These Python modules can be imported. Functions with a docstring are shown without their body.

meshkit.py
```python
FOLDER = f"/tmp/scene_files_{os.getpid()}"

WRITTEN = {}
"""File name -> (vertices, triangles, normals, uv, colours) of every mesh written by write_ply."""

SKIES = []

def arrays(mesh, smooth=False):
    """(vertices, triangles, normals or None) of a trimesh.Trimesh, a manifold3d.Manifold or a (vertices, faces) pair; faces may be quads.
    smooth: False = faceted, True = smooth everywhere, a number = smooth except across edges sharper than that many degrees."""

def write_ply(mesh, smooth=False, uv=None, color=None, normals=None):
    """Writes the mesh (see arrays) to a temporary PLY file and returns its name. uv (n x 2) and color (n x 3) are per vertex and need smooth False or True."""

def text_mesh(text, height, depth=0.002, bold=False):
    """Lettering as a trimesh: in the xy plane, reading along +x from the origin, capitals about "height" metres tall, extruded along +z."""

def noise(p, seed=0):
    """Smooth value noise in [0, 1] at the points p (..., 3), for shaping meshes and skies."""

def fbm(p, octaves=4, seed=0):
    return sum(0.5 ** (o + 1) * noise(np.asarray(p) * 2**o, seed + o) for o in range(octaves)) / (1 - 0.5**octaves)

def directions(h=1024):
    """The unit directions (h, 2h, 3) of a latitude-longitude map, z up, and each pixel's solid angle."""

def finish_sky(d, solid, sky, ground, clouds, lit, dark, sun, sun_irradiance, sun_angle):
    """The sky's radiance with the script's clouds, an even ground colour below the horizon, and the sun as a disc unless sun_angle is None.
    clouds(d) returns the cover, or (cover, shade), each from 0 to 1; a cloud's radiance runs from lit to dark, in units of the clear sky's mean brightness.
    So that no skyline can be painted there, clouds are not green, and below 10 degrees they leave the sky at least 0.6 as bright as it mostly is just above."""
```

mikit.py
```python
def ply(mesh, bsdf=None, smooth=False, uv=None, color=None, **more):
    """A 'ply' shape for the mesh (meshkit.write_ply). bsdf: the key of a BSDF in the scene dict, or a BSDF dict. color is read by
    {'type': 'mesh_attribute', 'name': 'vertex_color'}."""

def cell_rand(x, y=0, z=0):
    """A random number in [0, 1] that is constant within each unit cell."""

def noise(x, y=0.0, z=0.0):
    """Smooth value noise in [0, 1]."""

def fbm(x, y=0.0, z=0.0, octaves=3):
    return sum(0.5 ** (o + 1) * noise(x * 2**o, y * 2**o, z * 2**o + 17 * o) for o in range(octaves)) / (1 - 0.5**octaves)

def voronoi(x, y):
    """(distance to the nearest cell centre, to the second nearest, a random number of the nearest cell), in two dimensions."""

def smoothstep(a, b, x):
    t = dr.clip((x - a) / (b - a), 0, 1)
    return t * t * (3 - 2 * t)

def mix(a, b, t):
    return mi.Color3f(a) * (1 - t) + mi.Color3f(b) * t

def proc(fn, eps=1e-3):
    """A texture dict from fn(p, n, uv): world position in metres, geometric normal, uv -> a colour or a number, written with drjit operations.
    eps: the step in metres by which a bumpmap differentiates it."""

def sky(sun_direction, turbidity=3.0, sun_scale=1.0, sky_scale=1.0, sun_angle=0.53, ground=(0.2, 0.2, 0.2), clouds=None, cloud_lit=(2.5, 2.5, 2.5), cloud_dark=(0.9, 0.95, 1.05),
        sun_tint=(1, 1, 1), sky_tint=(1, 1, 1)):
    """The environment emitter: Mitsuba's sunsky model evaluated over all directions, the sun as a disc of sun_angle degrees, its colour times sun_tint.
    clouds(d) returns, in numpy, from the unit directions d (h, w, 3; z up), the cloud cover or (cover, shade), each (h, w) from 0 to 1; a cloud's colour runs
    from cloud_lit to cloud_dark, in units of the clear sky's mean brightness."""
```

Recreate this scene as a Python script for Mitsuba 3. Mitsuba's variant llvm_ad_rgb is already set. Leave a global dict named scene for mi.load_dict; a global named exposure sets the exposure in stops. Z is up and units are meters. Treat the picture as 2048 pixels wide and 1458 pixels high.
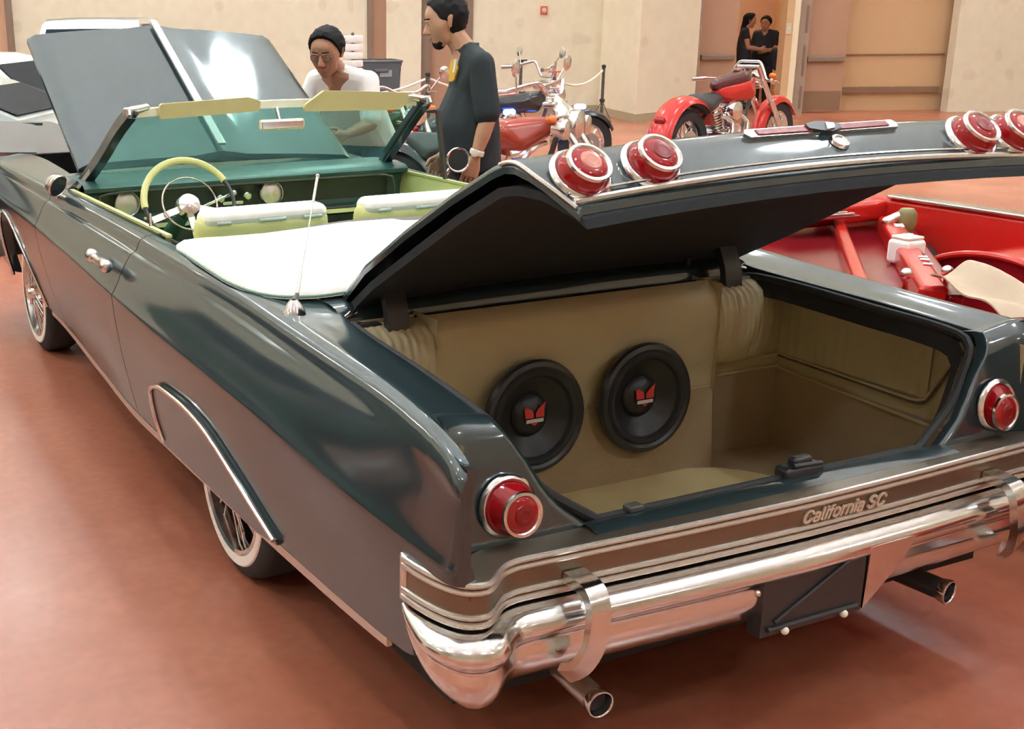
import math, random, numpy as np, trimesh, manifold3d as m3, mitsuba as mi, drjit as dr, mikit, meshkit
from shapely.geometry import Polygon, box as sbox, Point, LineString
from scipy.interpolate import PchipInterpolator
random.seed(7); RNG = np.random.default_rng(7)
T = mi.ScalarTransform4f
scene, labels = {}, {}

# ---------------------------------------------------------------- camera
CAM = np.array([-2.081, -1.856, 1.66]); YAW, PITCH, ROLL = np.radians([26.06, -17.12, -.46]); FPX, CX, CY = 2455.1, 708., 786.
_f = np.array([np.sin(YAW)*np.cos(PITCH), np.cos(YAW)*np.cos(PITCH), np.sin(PITCH)])
_r = np.cross(_f, [0, 0, 1]); _r /= np.linalg.norm(_r); _u = np.cross(_r, _f)
_up = _u*np.cos(ROLL) - _r*np.sin(ROLL)
scene['camera'] = {'type': 'perspective', 'fov': float(np.degrees(2*np.arctan(1024/FPX))), 'fov_axis': 'x', 'near_clip': .05, 'far_clip': 200.,
    'principal_point_offset_x': (1024-CX)/2048, 'principal_point_offset_y': -(CY-729)/1458,
    'to_world': T().look_at(origin=CAM.tolist(), target=(CAM+_f).tolist(), up=_up.tolist())}
exposure = 0.62

# hall frame: a metres to the right, d metres ahead of the camera's foot point
FW = np.array([np.sin(YAW), np.cos(YAW), 0]); RT = np.array([np.cos(YAW), -np.sin(YAW), 0])
def H(a, d, z=0.): return CAM*[1, 1, 0] + a*RT + d*FW + np.array([0, 0, z])
HM = np.eye(4); HM[:3, 0] = RT; HM[:3, 1] = FW; HM[:3, 3] = CAM*[1, 1, 0]       # hall -> world

# ---------------------------------------------------------------- lights: rows of square lamps under the hall's ceiling
CEIL = 9.6
LAMP_Z = 6.1
LAMP_L = (92., 106., 112.); LAMP_UP = (62., 71., 75.)
LAMPS = [(a, d, k) for d, k in ((-2.1, .85), (2.3, 1.0), (6.7, 1.25), (11.1, 1.2), (15.5, .85), (19.9, .75)) for a in (-9.35, -4.65, .05, 4.75, 9.45)]   # k: the rows behind the photographer are dimmed
scene['lamp_mat'] = {'type': 'diffuse', 'reflectance': {'type': 'rgb', 'value': (.8, .8, .78)}}

# ---------------------------------------------------------------- helpers
def numbered(name):
    if not any(k == name or k.startswith(name+'__') for k in list(scene)+list(labels)): return name
    i = 1
    while any(k == f'{name}_{i:03d}' or k.startswith(f'{name}_{i:03d}__') for k in list(scene)+list(labels)): i += 1
    return f'{name}_{i:03d}'
def obj(name, mesh, mat, parent=None, smooth=35, M=None, **lab):
    key = numbered((parent+'__' if parent else '')+name)
    if isinstance(mesh, (list, tuple)) and len(mesh) and not isinstance(mesh[0], np.ndarray): mesh = cat(*mesh)
    if M is not None: mesh = xf(mesh, M)
    scene[key] = mikit.ply(mesh, mat, smooth=smooth)
    if lab: labels[key] = dict(lab)
    return key
def thing(name, label, cat_, group=None):
    key = numbered(name); labels[key] = {'label': label, 'category': cat_}
    if group: labels[key]['group'] = group
    return key
def struct(name, mesh, mat, label=None, parent=None, smooth=False):
    k = obj(name, mesh, mat, parent, smooth)
    labels[k] = {'kind': 'structure'}
    if label: labels[k]['label'] = label
    return k
def tm(mesh):
    if hasattr(mesh, 'to_mesh'):
        m = mesh.to_mesh(); return trimesh.Trimesh(np.array(m.vert_properties[:, :3]), np.array(m.tri_verts), process=False)
    return mesh
def cat(*ms): return trimesh.util.concatenate([tm(m) for m in ms])
def xf(mesh, M): m = tm(mesh).copy(); m.apply_transform(M); return m
def mv(mesh, x=0, y=0, z=0): return xf(mesh, trimesh.transformations.translation_matrix([x, y, z]))
def rot(mesh, ang, ax, at=(0, 0, 0)): return xf(mesh, trimesh.transformations.rotation_matrix(math.radians(ang), ax, at))
def mir(mesh):
    m = tm(mesh).copy(); m.vertices = m.vertices*[-1, 1, 1]; m.invert(); return m
def box(x0, x1, y0, y1, z0, z1): 
    b = trimesh.creation.box((x1-x0, y1-y0, z1-z0)); b.apply_translation([(x0+x1)/2, (y0+y1)/2, (z0+z1)/2]); return b
def rbox(x0, x1, y0, y1, z0, z1, r=.01, n=8):
    r = min(r, (x1-x0)/2.01, (y1-y0)/2.01, (z1-z0)/2.01)
    s = m3.Manifold.sphere(r, n*2)
    return tm(m3.Manifold.batch_hull([s.translate((x, y, z)) for x in (x0+r, x1-r) for y in (y0+r, y1-r) for z in (z0+r, z1-r)]))
def hull_spheres(pts): 
    return m3.Manifold.batch_hull([m3.Manifold.sphere(r, 14).translate(tuple(map(float, p))) for p, r in pts])
def grid(P, cu=False, cv=False, flip=False):
    P = np.asarray(P, float); n, m = P.shape[:2]
    I = np.arange(n*m).reshape(n, m)
    if cu: I = np.vstack([I, I[:1]])
    if cv: I = np.hstack([I, I[:, :1]])
    a, b, c, d = I[:-1, :-1].ravel(), I[1:, :-1].ravel(), I[1:, 1:].ravel(), I[:-1, 1:].ravel()
    F = np.vstack([np.c_[a, b, c], np.c_[a, c, d]])
    if flip: F = F[:, ::-1]
    return trimesh.Trimesh(P.reshape(-1, 3), F, process=False)
def smooth_path(pts, n=8, closed=False):
    pts = np.asarray(pts, float)
    if closed: pts = np.vstack([pts, pts[:1]])
    k = np.r_[0, np.cumsum(np.maximum(np.linalg.norm(np.diff(pts, axis=0), axis=1), 1e-6))]
    t = np.linspace(0, k[-1], (len(pts)-1)*n+1)
    out = np.stack([PchipInterpolator(k, pts[:, i])(t) for i in range(pts.shape[1])], -1)
    return out[:-1] if closed else out
def tube(path, r, n=10, closed=False, cap=True, sq=None, up=None):
    """round tube (or flat: sq=(w,h) half sizes) along a path; r number or list"""
    p = np.asarray(path, float); N = len(p); rr = np.broadcast_to(np.asarray(r, float), (N,)) if r is not None else np.ones(N)
    t = np.roll(p, -1, 0)-np.roll(p, 1, 0) if closed else np.gradient(p, axis=0)
    t /= np.linalg.norm(t, axis=1, keepdims=True)+1e-12
    a = np.array([0, 0, 1.]) if up is None else np.asarray(up, float)
    if up is None and abs(t[0] @ a) > .9: a = np.array([1., 0, 0])
    rows = []
    for i in range(N):
        u = a-t[i]*(a @ t[i]); u /= np.linalg.norm(u); v = np.cross(t[i], u)
        if up is None: a = u
        if sq is None: ang = np.linspace(0, 2*np.pi, n, endpoint=False); c, s = np.cos(ang), np.sin(ang)
        else:
            c, s = np.array([1, 1, -1, -1.])*sq[1], np.array([-1, 1, 1, -1.])*sq[0]
        rows.append(p[i]+rr[i]*(c[:, None]*u+s[:, None]*v))
    m = grid(rows, cu=closed, cv=True, flip=True)
    if cap and not closed:
        k = len(rows[0]); V = list(m.vertices); F = list(m.faces)
        for base, row, fl in ((0, rows[0], 0), ((N-1)*k, rows[-1], 1)):
            ci = len(V); V.append(np.mean(row, 0))
            for j in range(k):
                q = (base+j, base+(j+1) % k, ci); F.append(q if not fl else q[::-1])
        m = trimesh.Trimesh(np.array(V), np.array(F), process=False)
    return m
def lathe(prof, n=40, axis='z', at=(0, 0, 0), closed=False):
    """prof: (radius, height) pairs, revolved about the axis"""
    prof = np.asarray(prof, float); a = np.linspace(0, 2*np.pi, n, endpoint=False)
    P = np.stack([np.outer(prof[:, 0], np.cos(a)), np.outer(prof[:, 0], np.sin(a)), np.repeat(prof[:, 1:2], n, 1)], -1)
    m = grid(P, cu=closed, cv=True, flip=True)
    if axis == 'x': m.vertices = m.vertices[:, [2, 0, 1]]
    if axis == 'y': m.vertices = m.vertices[:, [1, 2, 0]]
    m.apply_translation(at); return m
def frame(o, zdir, xdir=(1, 0, 0)):
    z = np.asarray(zdir, float); z /= np.linalg.norm(z); x = np.asarray(xdir, float); x = x-z*(x @ z); x /= np.linalg.norm(x)
    M = np.eye(4); M[:3, 0], M[:3, 1], M[:3, 2], M[:3, 3] = x, np.cross(z, x), z, o; return M
def prism(pts, depth, mat=None):
    return trimesh.creation.extrude_polygon(Polygon(pts) if not isinstance(pts, Polygon) else pts, depth, engine='earcut')
def chaikin(P, k=2):
    P = np.asarray(P, float)
    for _ in range(k):
        q = np.empty((2*(len(P)-1), P.shape[1])); q[0::2] = P[:-1]*.75+P[1:]*.25; q[1::2] = P[:-1]*.25+P[1:]*.75
        P = np.vstack([P[:1], q, P[-1:]])
    return P
def plate(P, th, nrm):
    """a thin closed slab from a grid P, thickness th along nrm"""
    P = np.asarray(P, float); Q = P-np.asarray(nrm)*th
    n, m = P.shape[:2]; bd = [P[0], P[:, -1], P[-1][::-1], P[:, 0][::-1]]; bq = [Q[0], Q[:, -1], Q[-1][::-1], Q[:, 0][::-1]]
    e = grid(np.stack([np.vstack(bd), np.vstack(bq)]))
    out = cat(grid(P), grid(Q, flip=True), e); trimesh.repair.fix_normals(out); return out

# ---------------------------------------------------------------- materials
def rgb(c): return {'type': 'rgb', 'value': tuple(map(float, c))}
def prin(key, c, rough=.5, **k):
    scene[key] = {'type': 'twosided', 'b': {'type': 'principled', 'base_color': c if isinstance(c, dict) else rgb(c), 'roughness': rough, **k}}; return key
def carpaint(key, flake, coat, metal=.75, rough=.36, w=.5):
    scene[key] = {'type': 'twosided', 'b': {'type': 'blendbsdf', 'weight': w,
        'a': {'type': 'principled', 'base_color': rgb(flake), 'metallic': metal, 'roughness': rough, 'specular': .5},
        'b': {'type': 'roughplastic', 'distribution': 'ggx', 'alpha': .012, 'int_ior': 1.9, 'diffuse_reflectance': rgb(coat), 'nonlinear': True}}}
    return key
def chrome(key, c=(.76, .765, .765), a=.022):
    scene[key] = {'type': 'twosided', 'b': {'type': 'roughconductor', 'distribution': 'ggx', 'material': 'none', 'alpha': a, 'specular_reflectance': rgb(c)}}; return key
PAINT = carpaint('paint_teal', (.092, .150, .168), (.008, .020, .024), metal=.55, rough=.55, w=.80)
CHROME = chrome('chrome'); CHROME2 = chrome('chrome_soft', (.74, .71, .66), .16)
prin('black_cloth', (.007, .009, .011), .9); prin('black_plastic', (.02, .02, .022), .35); prin('rubber', (.016, .016, .017), .75)
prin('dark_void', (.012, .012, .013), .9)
prin('whitewall', (.78, .76, .68), .5); prin('cream_vinyl', (.78, .76, .60), .45); prin('lime_vinyl', (.62, .62, .27), .5)
prin('boot_vinyl', (.86, .84, .78), .5); prin('visor_vinyl', (.44, .39, .18), .6); prin('script_silver', (.80, .74, .62), .3, metallic=.5)
prin('teal_dash', (.022, .06, .058), .3, specular=.6); prin('teal_light', (.14, .26, .22), .5); prin('dash_black', (.012, .02, .024), .3)
scene['red_lens'] = {'type': 'twosided', 'b': {'type': 'roughplastic', 'alpha': .02, 'int_ior': 1.55, 'diffuse_reflectance': rgb((.27, .004, .008))}}
scene['red_lens_dark'] = {'type': 'twosided', 'b': {'type': 'roughplastic', 'alpha': .12, 'int_ior': 1.5, 'diffuse_reflectance': rgb((.18, .003, .006))}}
scene['clear_lens'] = {'type': 'twosided', 'b': {'type': 'roughplastic', 'alpha': .06, 'int_ior': 1.5, 'diffuse_reflectance': rgb((.60, .25, .20))}}
scene['windshield_glass'] = {'type': 'thindielectric', 'int_ior': 1.5, 'specular_transmittance': rgb((.50, .82, .70)), 'specular_reflectance': rgb((1, 1, 1))}
scene['clear_glass'] = {'type': 'thindielectric', 'int_ior': 1.5, 'specular_transmittance': rgb((.8, .92, .88))}
# ---------------------------------------------------------------- the hall
def floor_col(p, n, uv):
    a = mikit.fbm(p.x*.55, p.y*.55, 0., 4); b = mikit.fbm(p.x*3.1+5, p.y*3.1, 2., 3); c = mikit.noise(p.x*40, p.y*40, 1.)
    col = mikit.mix((.27, .082, .046), (.36, .122, .070), mikit.smoothstep(.25, .75, a))
    col = mikit.mix(col, (.40, .155, .095), .35*mikit.smoothstep(.45, .8, b))
    return col*(.95+.1*c)
scene['floor_mat'] = {'type': 'twosided', 'b': {'type': 'principled', 'base_color': mikit.proc(floor_col), 'specular': .7,
    'roughness': mikit.proc(lambda p, n, uv: .18+.20*mikit.fbm(p.x*1.3, p.y*1.3, 3., 3))}}
def wall_col(p, n, uv):
    a = mikit.fbm(p.x*.5+p.y*.37, p.z*.8, 1., 3); c = mikit.noise((p.x-p.y)*9, p.z*9, 4.)
    s = mikit.smoothstep(.80, .90, mikit.noise((p.x-p.y)*3.1, p.z*3.3, 9.))
    col = mikit.mix((.70, .65, .50), (.78, .73, .58), a)
    return mikit.mix(col, (.52, .42, .30), .25*s)*(.97+.06*c)
prin('wall_mat', mikit.proc(wall_col), .8)
prin('wall_shade_mat', (.58, .50, .35), .8); prin('base_mat', (.40, .33, .22), .7)
prin('ceil_mat', (.80, .79, .75), .9); prin('door_brown', (.42, .24, .155), .55); prin('door_frame', (.20, .135, .10), .6)
prin('door_peach', (.60, .36, .25), .6); prin('panel_orange', (.60, .385, .21), .6); prin('post_cream', (.80, .72, .52), .6); prin('door_grey', (.34, .25, .19), .6)
prin('kick', (.22, .12, .07), .5); prin('darkmetal', (.06, .055, .05), .4); prin('alarm_red', (.60, .12, .09), .5); prin('outlet', (.62, .56, .42), .5)

def hb(a0, a1, d0, d1, z0, z1): return xf(box(a0, a1, d0, d1, z0, z1), HM)
def wallseg(p, q, th, z0, z1):
    p, q = np.array(p, float), np.array(q, float); t = q-p; L = np.linalg.norm(t); ang = math.degrees(math.atan2(t[1], t[0]))
    m = rot(box(0, L, 0, th, z0, z1), ang, (0, 0, 1)); return xf(mv(m, p[0], p[1], 0), HM)
fl = trimesh.Trimesh([[*H(-13, -11)[:2], 0], [*H(16, -11)[:2], 0], [*H(16, 28)[:2], 0], [*H(-13, 28)[:2], 0]], [[0, 1, 2], [0, 2, 3]], process=False)
struct('floor', fl, 'floor_mat', 'glossy reddish brown stained concrete floor of the hall')
struct('ceiling', hb(-13.2, 16.2, -11.2, 28.2, CEIL, CEIL+.2), 'ceil_mat', 'white hall ceiling')
struct('wall_left', hb(-13.2, -13, -11, 26, 0, CEIL), 'wall_mat', 'cream side wall of the hall')
struct('wall_right', hb(16, 16.2, -11, 28, 0, CEIL), 'wall_mat', 'cream side wall of the hall')
struct('wall_front', hb(-13, 16, -11.2, -11, 0, CEIL), 'wall_mat', 'cream wall behind the photographer')
# the wall facing the camera, in stretches between doors
wb = struct('wall_back', [wallseg((-13, 20.4), (-6.25, 21.2), .25, 0, CEIL), wallseg((-5.62, 21.27), (-1.22, 22.0), .25, 0, CEIL), wallseg((-1.22, 22.0), (.285, 22.0), .25, 0, CEIL),
    hb(2.09, 4.4, 22, 22.25, 0, CEIL), hb(-6.25, -5.62, 21.1, 21.4, 2.3, CEIL), hb(.285, .605, 22, 22.25, 2.5, CEIL), hb(1.2, 2.09, 22, 22.25, 2.5, CEIL)], 'wall_mat', 'speckled cream plaster wall across the far side of the hall')
struct('pillar', hb(.605, 1.20, 21.86, 22.4, 0, CEIL), 'wall_mat', 'cream pilaster between the two brown doors', wb)
struct('baseboard_back', [hb(2.09, 4.4, 21.975, 22, 0, .12), wallseg((-5.62, 21.245), (-1.22, 21.975), .03, 0, .12)], 'base_mat', 'tan baseboard', wb)
# square pillar that turns the corner, and the wall right of it
wp = struct('wall_corner', xf(prism([(4.40, 22.3), (4.24, 21.6), (4.47, 19.75), (5.72, 21.0), (5.72, 22.3)], CEIL), HM), 'wall_mat', 'cream corner pillar right of the rope barrier')
struct('baseboard_corner', xf(prism([(4.395, 22.3), (4.225, 21.6), (4.465, 19.72), (5.73, 20.98), (5.73, 21.1), (5.70, 21.1), (5.70, 21.0), (4.47, 19.77), (4.26, 21.6), (4.42, 22.3)], .13), HM), 'base_mat', 'tan baseboard', wp)
wr = struct('wall_far', [hb(10.15, 16, 21.4, 21.65, 0, CEIL), hb(5.72, 10.15, 21.4, 21.65, 2.9, CEIL)], 'wall_mat', 'cream wall right of the open doorway')
# recess with doors behind the red motorcycle
struct('wall_recess', [hb(5.6, 8.35, 25.2, 25.4, 0, 3.2), hb(8.3, 10.3, 21.9, 22.1, 0, 3.2), hb(5.5, 5.7, 22, 25.4, 0, 3.2), hb(8.3, 8.45, 22.1, 25.4, 0, 3.2), hb(5.5, 8.45, 22, 25.4, 3.2, 3.3)], 'panel_orange', 'orange lit panel walls of the doorway recess')
struct('trim_1', [hb(8.3, 10.2, 21.86, 21.9, .93, .95), hb(8.3, 10.15, 21.80, 21.9, .30, .40)], 'kick', 'brown rails along the recess panel')
struct('wall_passage', hb(7.55, 8.3, 25.1, 25.2, 0, 3.2), 'door_peach', 'peach wall seen through the doorway')
def leaf(n, a0, a1, d, col, lab, z1=2.9, bar=None, kick=None):
    k = struct(n, hb(a0, a1, d, d+.06, .02, z1), col, lab)
    if bar: struct('push_bar', xf(rbox(a0+.05, a1-.04, d-.09, d, bar-.05, bar+.04, .02), HM), 'door_frame', 'dark push bar', k, 35)
    if kick: struct('kick_plate', hb(a0+.02, a1-.02, d-.015, d, .04, kick), 'kick', 'brown kick plate', k)
    return k
leaf('door_1', -6.25, -5.66, 21.22, 'door_peach', 'peach door at the far left', 2.3)
struct('trim_2', [hb(-5.68, -5.60, 21.1, 21.36, 0, 2.4)], 'door_frame', 'brown door jamb at the far left')
leaf('door_2', .355, .605, 22.06, 'door_brown', 'brown door left of the pilaster', 2.5)
struct('trim_3', [hb(.275, .36, 21.95, 22.2, 0, 2.55)], 'door_frame', 'dark brown door jamb left of the pilaster')
leaf('door_3', 1.36, 1.98, 22.06, 'door_brown', 'brown door behind the man in black', 2.5)
struct('trim_4', [hb(1.20, 1.37, 21.95, 22.2, 0, 2.55), hb(1.98, 2.09, 21.97, 22.2, 0, 2.55), hb(1.2, 2.09, 21.97, 22.2, 2.5, 2.58)], 'door_frame', 'brown door jambs behind the man in black')
leaf('door_4', 5.86, 6.52, 21.55, 'door_brown', 'open tan door leaf left of the two people', bar=.93, kick=.3)
leaf('door_5', 7.62, 8.34, 21.45, 'door_brown', 'open tan door leaf right of the doorway', bar=.89, kick=.36)
for nm, a0, a1 in (('trim_5', 5.60, 5.84), ('trim_6', 7.44, 7.64)):
    k = struct(nm, hb(a0, a1, 21.3, 21.7, 0, 2.9), 'door_grey', 'grey brown door edge with dark hinge slots')
    for z0, z1 in ((.08, .45), (.62, 1.12), (1.32, 1.75), (2.0, 2.5)): struct('hinge_slot', hb(a0+.13, a0+.16, 21.28, 21.3, z0, z1), 'door_frame', None, k)
struct('trim_7', xf(rbox(7.30, 7.43, 21.2, 21.34, 0, 2.9, .02), HM), 'post_cream', 'bright cream door mullion beside the doorway', None, 35)
# things on the walls
t = thing('fire_alarm', 'small red fire alarm high on the far cream wall', 'alarm')
obj('case', xf(rbox(3.24, 3.36, 21.95, 22, 1.64, 1.78, .012), HM), 'alarm_red', t); obj('horn', xf(mv(rot(lathe([(0, .02), (.035, .02), (.04, 0)], 20), 90, (1, 0, 0)), 3.30, 21.95, 1.71), HM), 'outlet', t)
t = thing('light_switch', 'cream switch plate on the wall just left of the bright door mullion', 'switch')
obj('plate', xf(rbox(7.20, 7.29, 21.17, 21.19, 1.30, 1.47, .006), HM), 'outlet', t); obj('toggle', xf(rbox(7.235, 7.255, 21.15, 21.172, 1.37, 1.40, .004), HM), 'post_cream', t)
struct('wall_jamb', hb(7.20, 7.32, 21.19, 21.5, 0, 2.9), 'panel_orange', 'tan wall stub with a switch plate')
# pendant lamps (they light the hall; seen as reflections): a lit panel below and one above that washes the ceiling
for a, d, k_ in LAMPS:
    t = thing('pendant_lamp', 'square white pendant lamp hanging under the hall ceiling', 'lamp', 'pendant lamps of the hall')
    S = .31
    obj('housing', xf(rbox(a-S-.04, a+S+.04, d-S-.04, d+S+.04, LAMP_Z+.01, LAMP_Z+.10, .02), HM), 'ceil_mat', t)
    obj('stem', tube([H(a, d, LAMP_Z+.1), H(a, d, CEIL)], .012, 6), 'ceil_mat', t)
    for nm, z, L, fl_, x0, x1, y0, y1 in (('diffuser', LAMP_Z, LAMP_L, 0, -.24, -.06, -.20, .20), ('diffuser', LAMP_Z, LAMP_L, 0, .05, .23, -.20, .20), ('uplight', LAMP_Z+.115, LAMP_UP, 1, -S, S, -S, S)):
        q = np.array([[a+x0, d+y0, z], [a+x1, d+y0, z], [a+x1, d+y1, z], [a+x0, d+y1, z]]); F_ = np.array([[0, 2, 1], [0, 3, 2]])
        scene[numbered(t+'__'+nm)] = {**mikit.ply(xf(trimesh.Trimesh(q, F_[:, ::-1] if fl_ else F_, process=False), HM), 'lamp_mat'), 'emitter': {'type': 'area', 'radiance': rgb(np.array(L)*k_)}}
for a, d in ((7.0, 23.6),):
    t = thing('passage_lamp', 'lamp panel under the ceiling of the doorway passage', 'lamp'); q = np.array([[a-.5, d-.5, 3.18], [a+.5, d-.5, 3.18], [a+.5, d+.5, 3.18], [a-.5, d+.5, 3.18]])
    obj('housing', xf(rbox(a-.55, a+.55, d-.55, d+.55, 3.184, 3.196, .005), HM), 'ceil_mat', t)
    scene[t+'__diffuser'] = {**mikit.ply(xf(trimesh.Trimesh(q, [[0, 2, 1], [0, 3, 2]], process=False), HM), 'lamp_mat'), 'emitter': {'type': 'area', 'radiance': rgb((9, 7.6, 5.4))}}
# ---------------------------------------------------------------- the dark teal convertible (x right, y forward, rear bumper at y = 0)
CAR = thing('convertible_car', 'dark teal classic convertible with open trunk, raised hood and cream folded top', 'car')
def pc(ys, vs): return PchipInterpolator(ys, vs)
cxf = pc([0, .5, 1.2, 2.2, 3.0, 3.9, 4.5, 5.35], [.968, .985, 1.0, 1.0, .985, .965, .945, .88])
czf = pc([0, .5, 1.0, 1.8, 2.3, 3.0, 4.0, 5.35], [.625, .645, .685, .712, .735, .762, .785, .79])
rxf = pc([0, 1.0, 2.2, 2.9, 3.9, 4.6, 5.35], [.925, .93, .93, .895, .845, .84, .82])
zbf0 = pc([0, .16, .175, .20, .3, .8, 2, 3.9, 5.35], [.598, .597, .55, .345, .325, .305, .29, .31, .36])
sxf = pc([0, .18, .5, .9, 1.25, 1.6, 2.0, 3.0, 3.9, 4.5, 5.35], [.950, .925, .902, .900, .898, .905, .895, .875, .89, .895, .85])
szf = pc([0, .05, .18, .5, .9, 1.25, 1.6, 2.0, 3.0, 3.9, 4.6, 5.35], [.83, .855, .872, .888, .905, .922, .932, .932, .930, .940, .945, .90])
txf = pc([0, .08, .12, .20, .2165, .22, .25, .5, .98, 1.06, 1.16, 1.30, 1.6, 3.55, 3.75, 4.4, 5.35], [.936, .912, .892, .888, .887, .762, .757, .740, .705, .69, .70, .80, .83, .80, .72, .69, .66])
tzf = pc([0, .08, .2165, .22, .25, .5, .98, 1.1, 1.4, 2.0, 3.5, 3.8, 4.5, 5.35], [.845, .845, .860, .852, .855, .872, .893, .905, .93, .935, .93, .95, .965, .92])
AY, AZ, AR = 4.445, .33, .43
def zbf(y):
    z = float(zbf0(y))
    if abs(y-AY) < AR: z = max(z, AZ+math.sqrt(AR*AR-(y-AY)**2)*.93)
    return z
def section(y):
    cx, cz, rx, sx, sz, tx, tz, zb = (float(g(y)) for g in (cxf, czf, rxf, sxf, szf, txf, tzf, zbf))
    rd = 0. if y > .05 else .012*(1-math.sqrt(max(0, 1-((.05-y)/.05)**2)))
    s0 = (zb-.30)/(cz-.30)
    def lowx(z): s = np.clip((z-.29)/(cz-.29), 0, 1); return rx+(cx-rx)*(1-(1-s)**1.5)
    L = [(lowx(zb)-.05, zb-.012)]
    for s in (0, .02, .25, .5, .75, .95): L.append((lowx(zb+(cz-zb)*s), zb+(cz-zb)*s))
    L += [(cx, cz-.004), (cx-.001, cz+.006)]
    for s in (.12, .4, .7): L.append((cx-.006+(sx-cx+.006)*s**1.25, cz+(sz-cz)*s))
    L += [(sx+.014, sz-.05), (sx+.002, sz-.012), (sx-.03, sz+.002), (.5*(sx+tx), .5*(sz+tz)-.003), (tx+.014, tz+.002), (tx, tz-.004), (tx, (tz-.04) if y >= .217 else .56)]
    P = chaikin(np.array(L), 2); P[:, 0] -= rd
    return np.c_[P[:, 0], np.full(len(P), y), P[:, 1]]
def body_part(y0, y1, cap=False):
    ys = np.unique(np.r_[y0, np.arange(y0, y1, .05), y1, [v for v in (0, .01, .025, .05, .08, .1, .12, .15, .18, .205, .2165, .2175, .22, .235) if y0 <= v <= y1], [v for v in AY+AR*np.cos(np.linspace(0, np.pi, 25)) if y0 < v < y1]])
    R = np.stack([section(y) for y in ys]); m = grid(R)
    ms = [m]
    for row, s in (((R[0], -1),) if not cap else ())+((R[-1], 1),):      # turned-in edge of the panel
        q = row*1.0; q[:, 0] -= .03; ms.append(grid(np.stack([row, q]), flip=s > 0))
    if cap:
        row = R[0]; c = row.mean(0); V = np.vstack([row, c]); k = len(row)
        ms.append(trimesh.Trimesh(V, [[i, (i+1) % k, k] for i in range(k)], process=False))
    out = cat(*ms); out.merge_vertices(); trimesh.repair.fix_normals(out); return out
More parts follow.
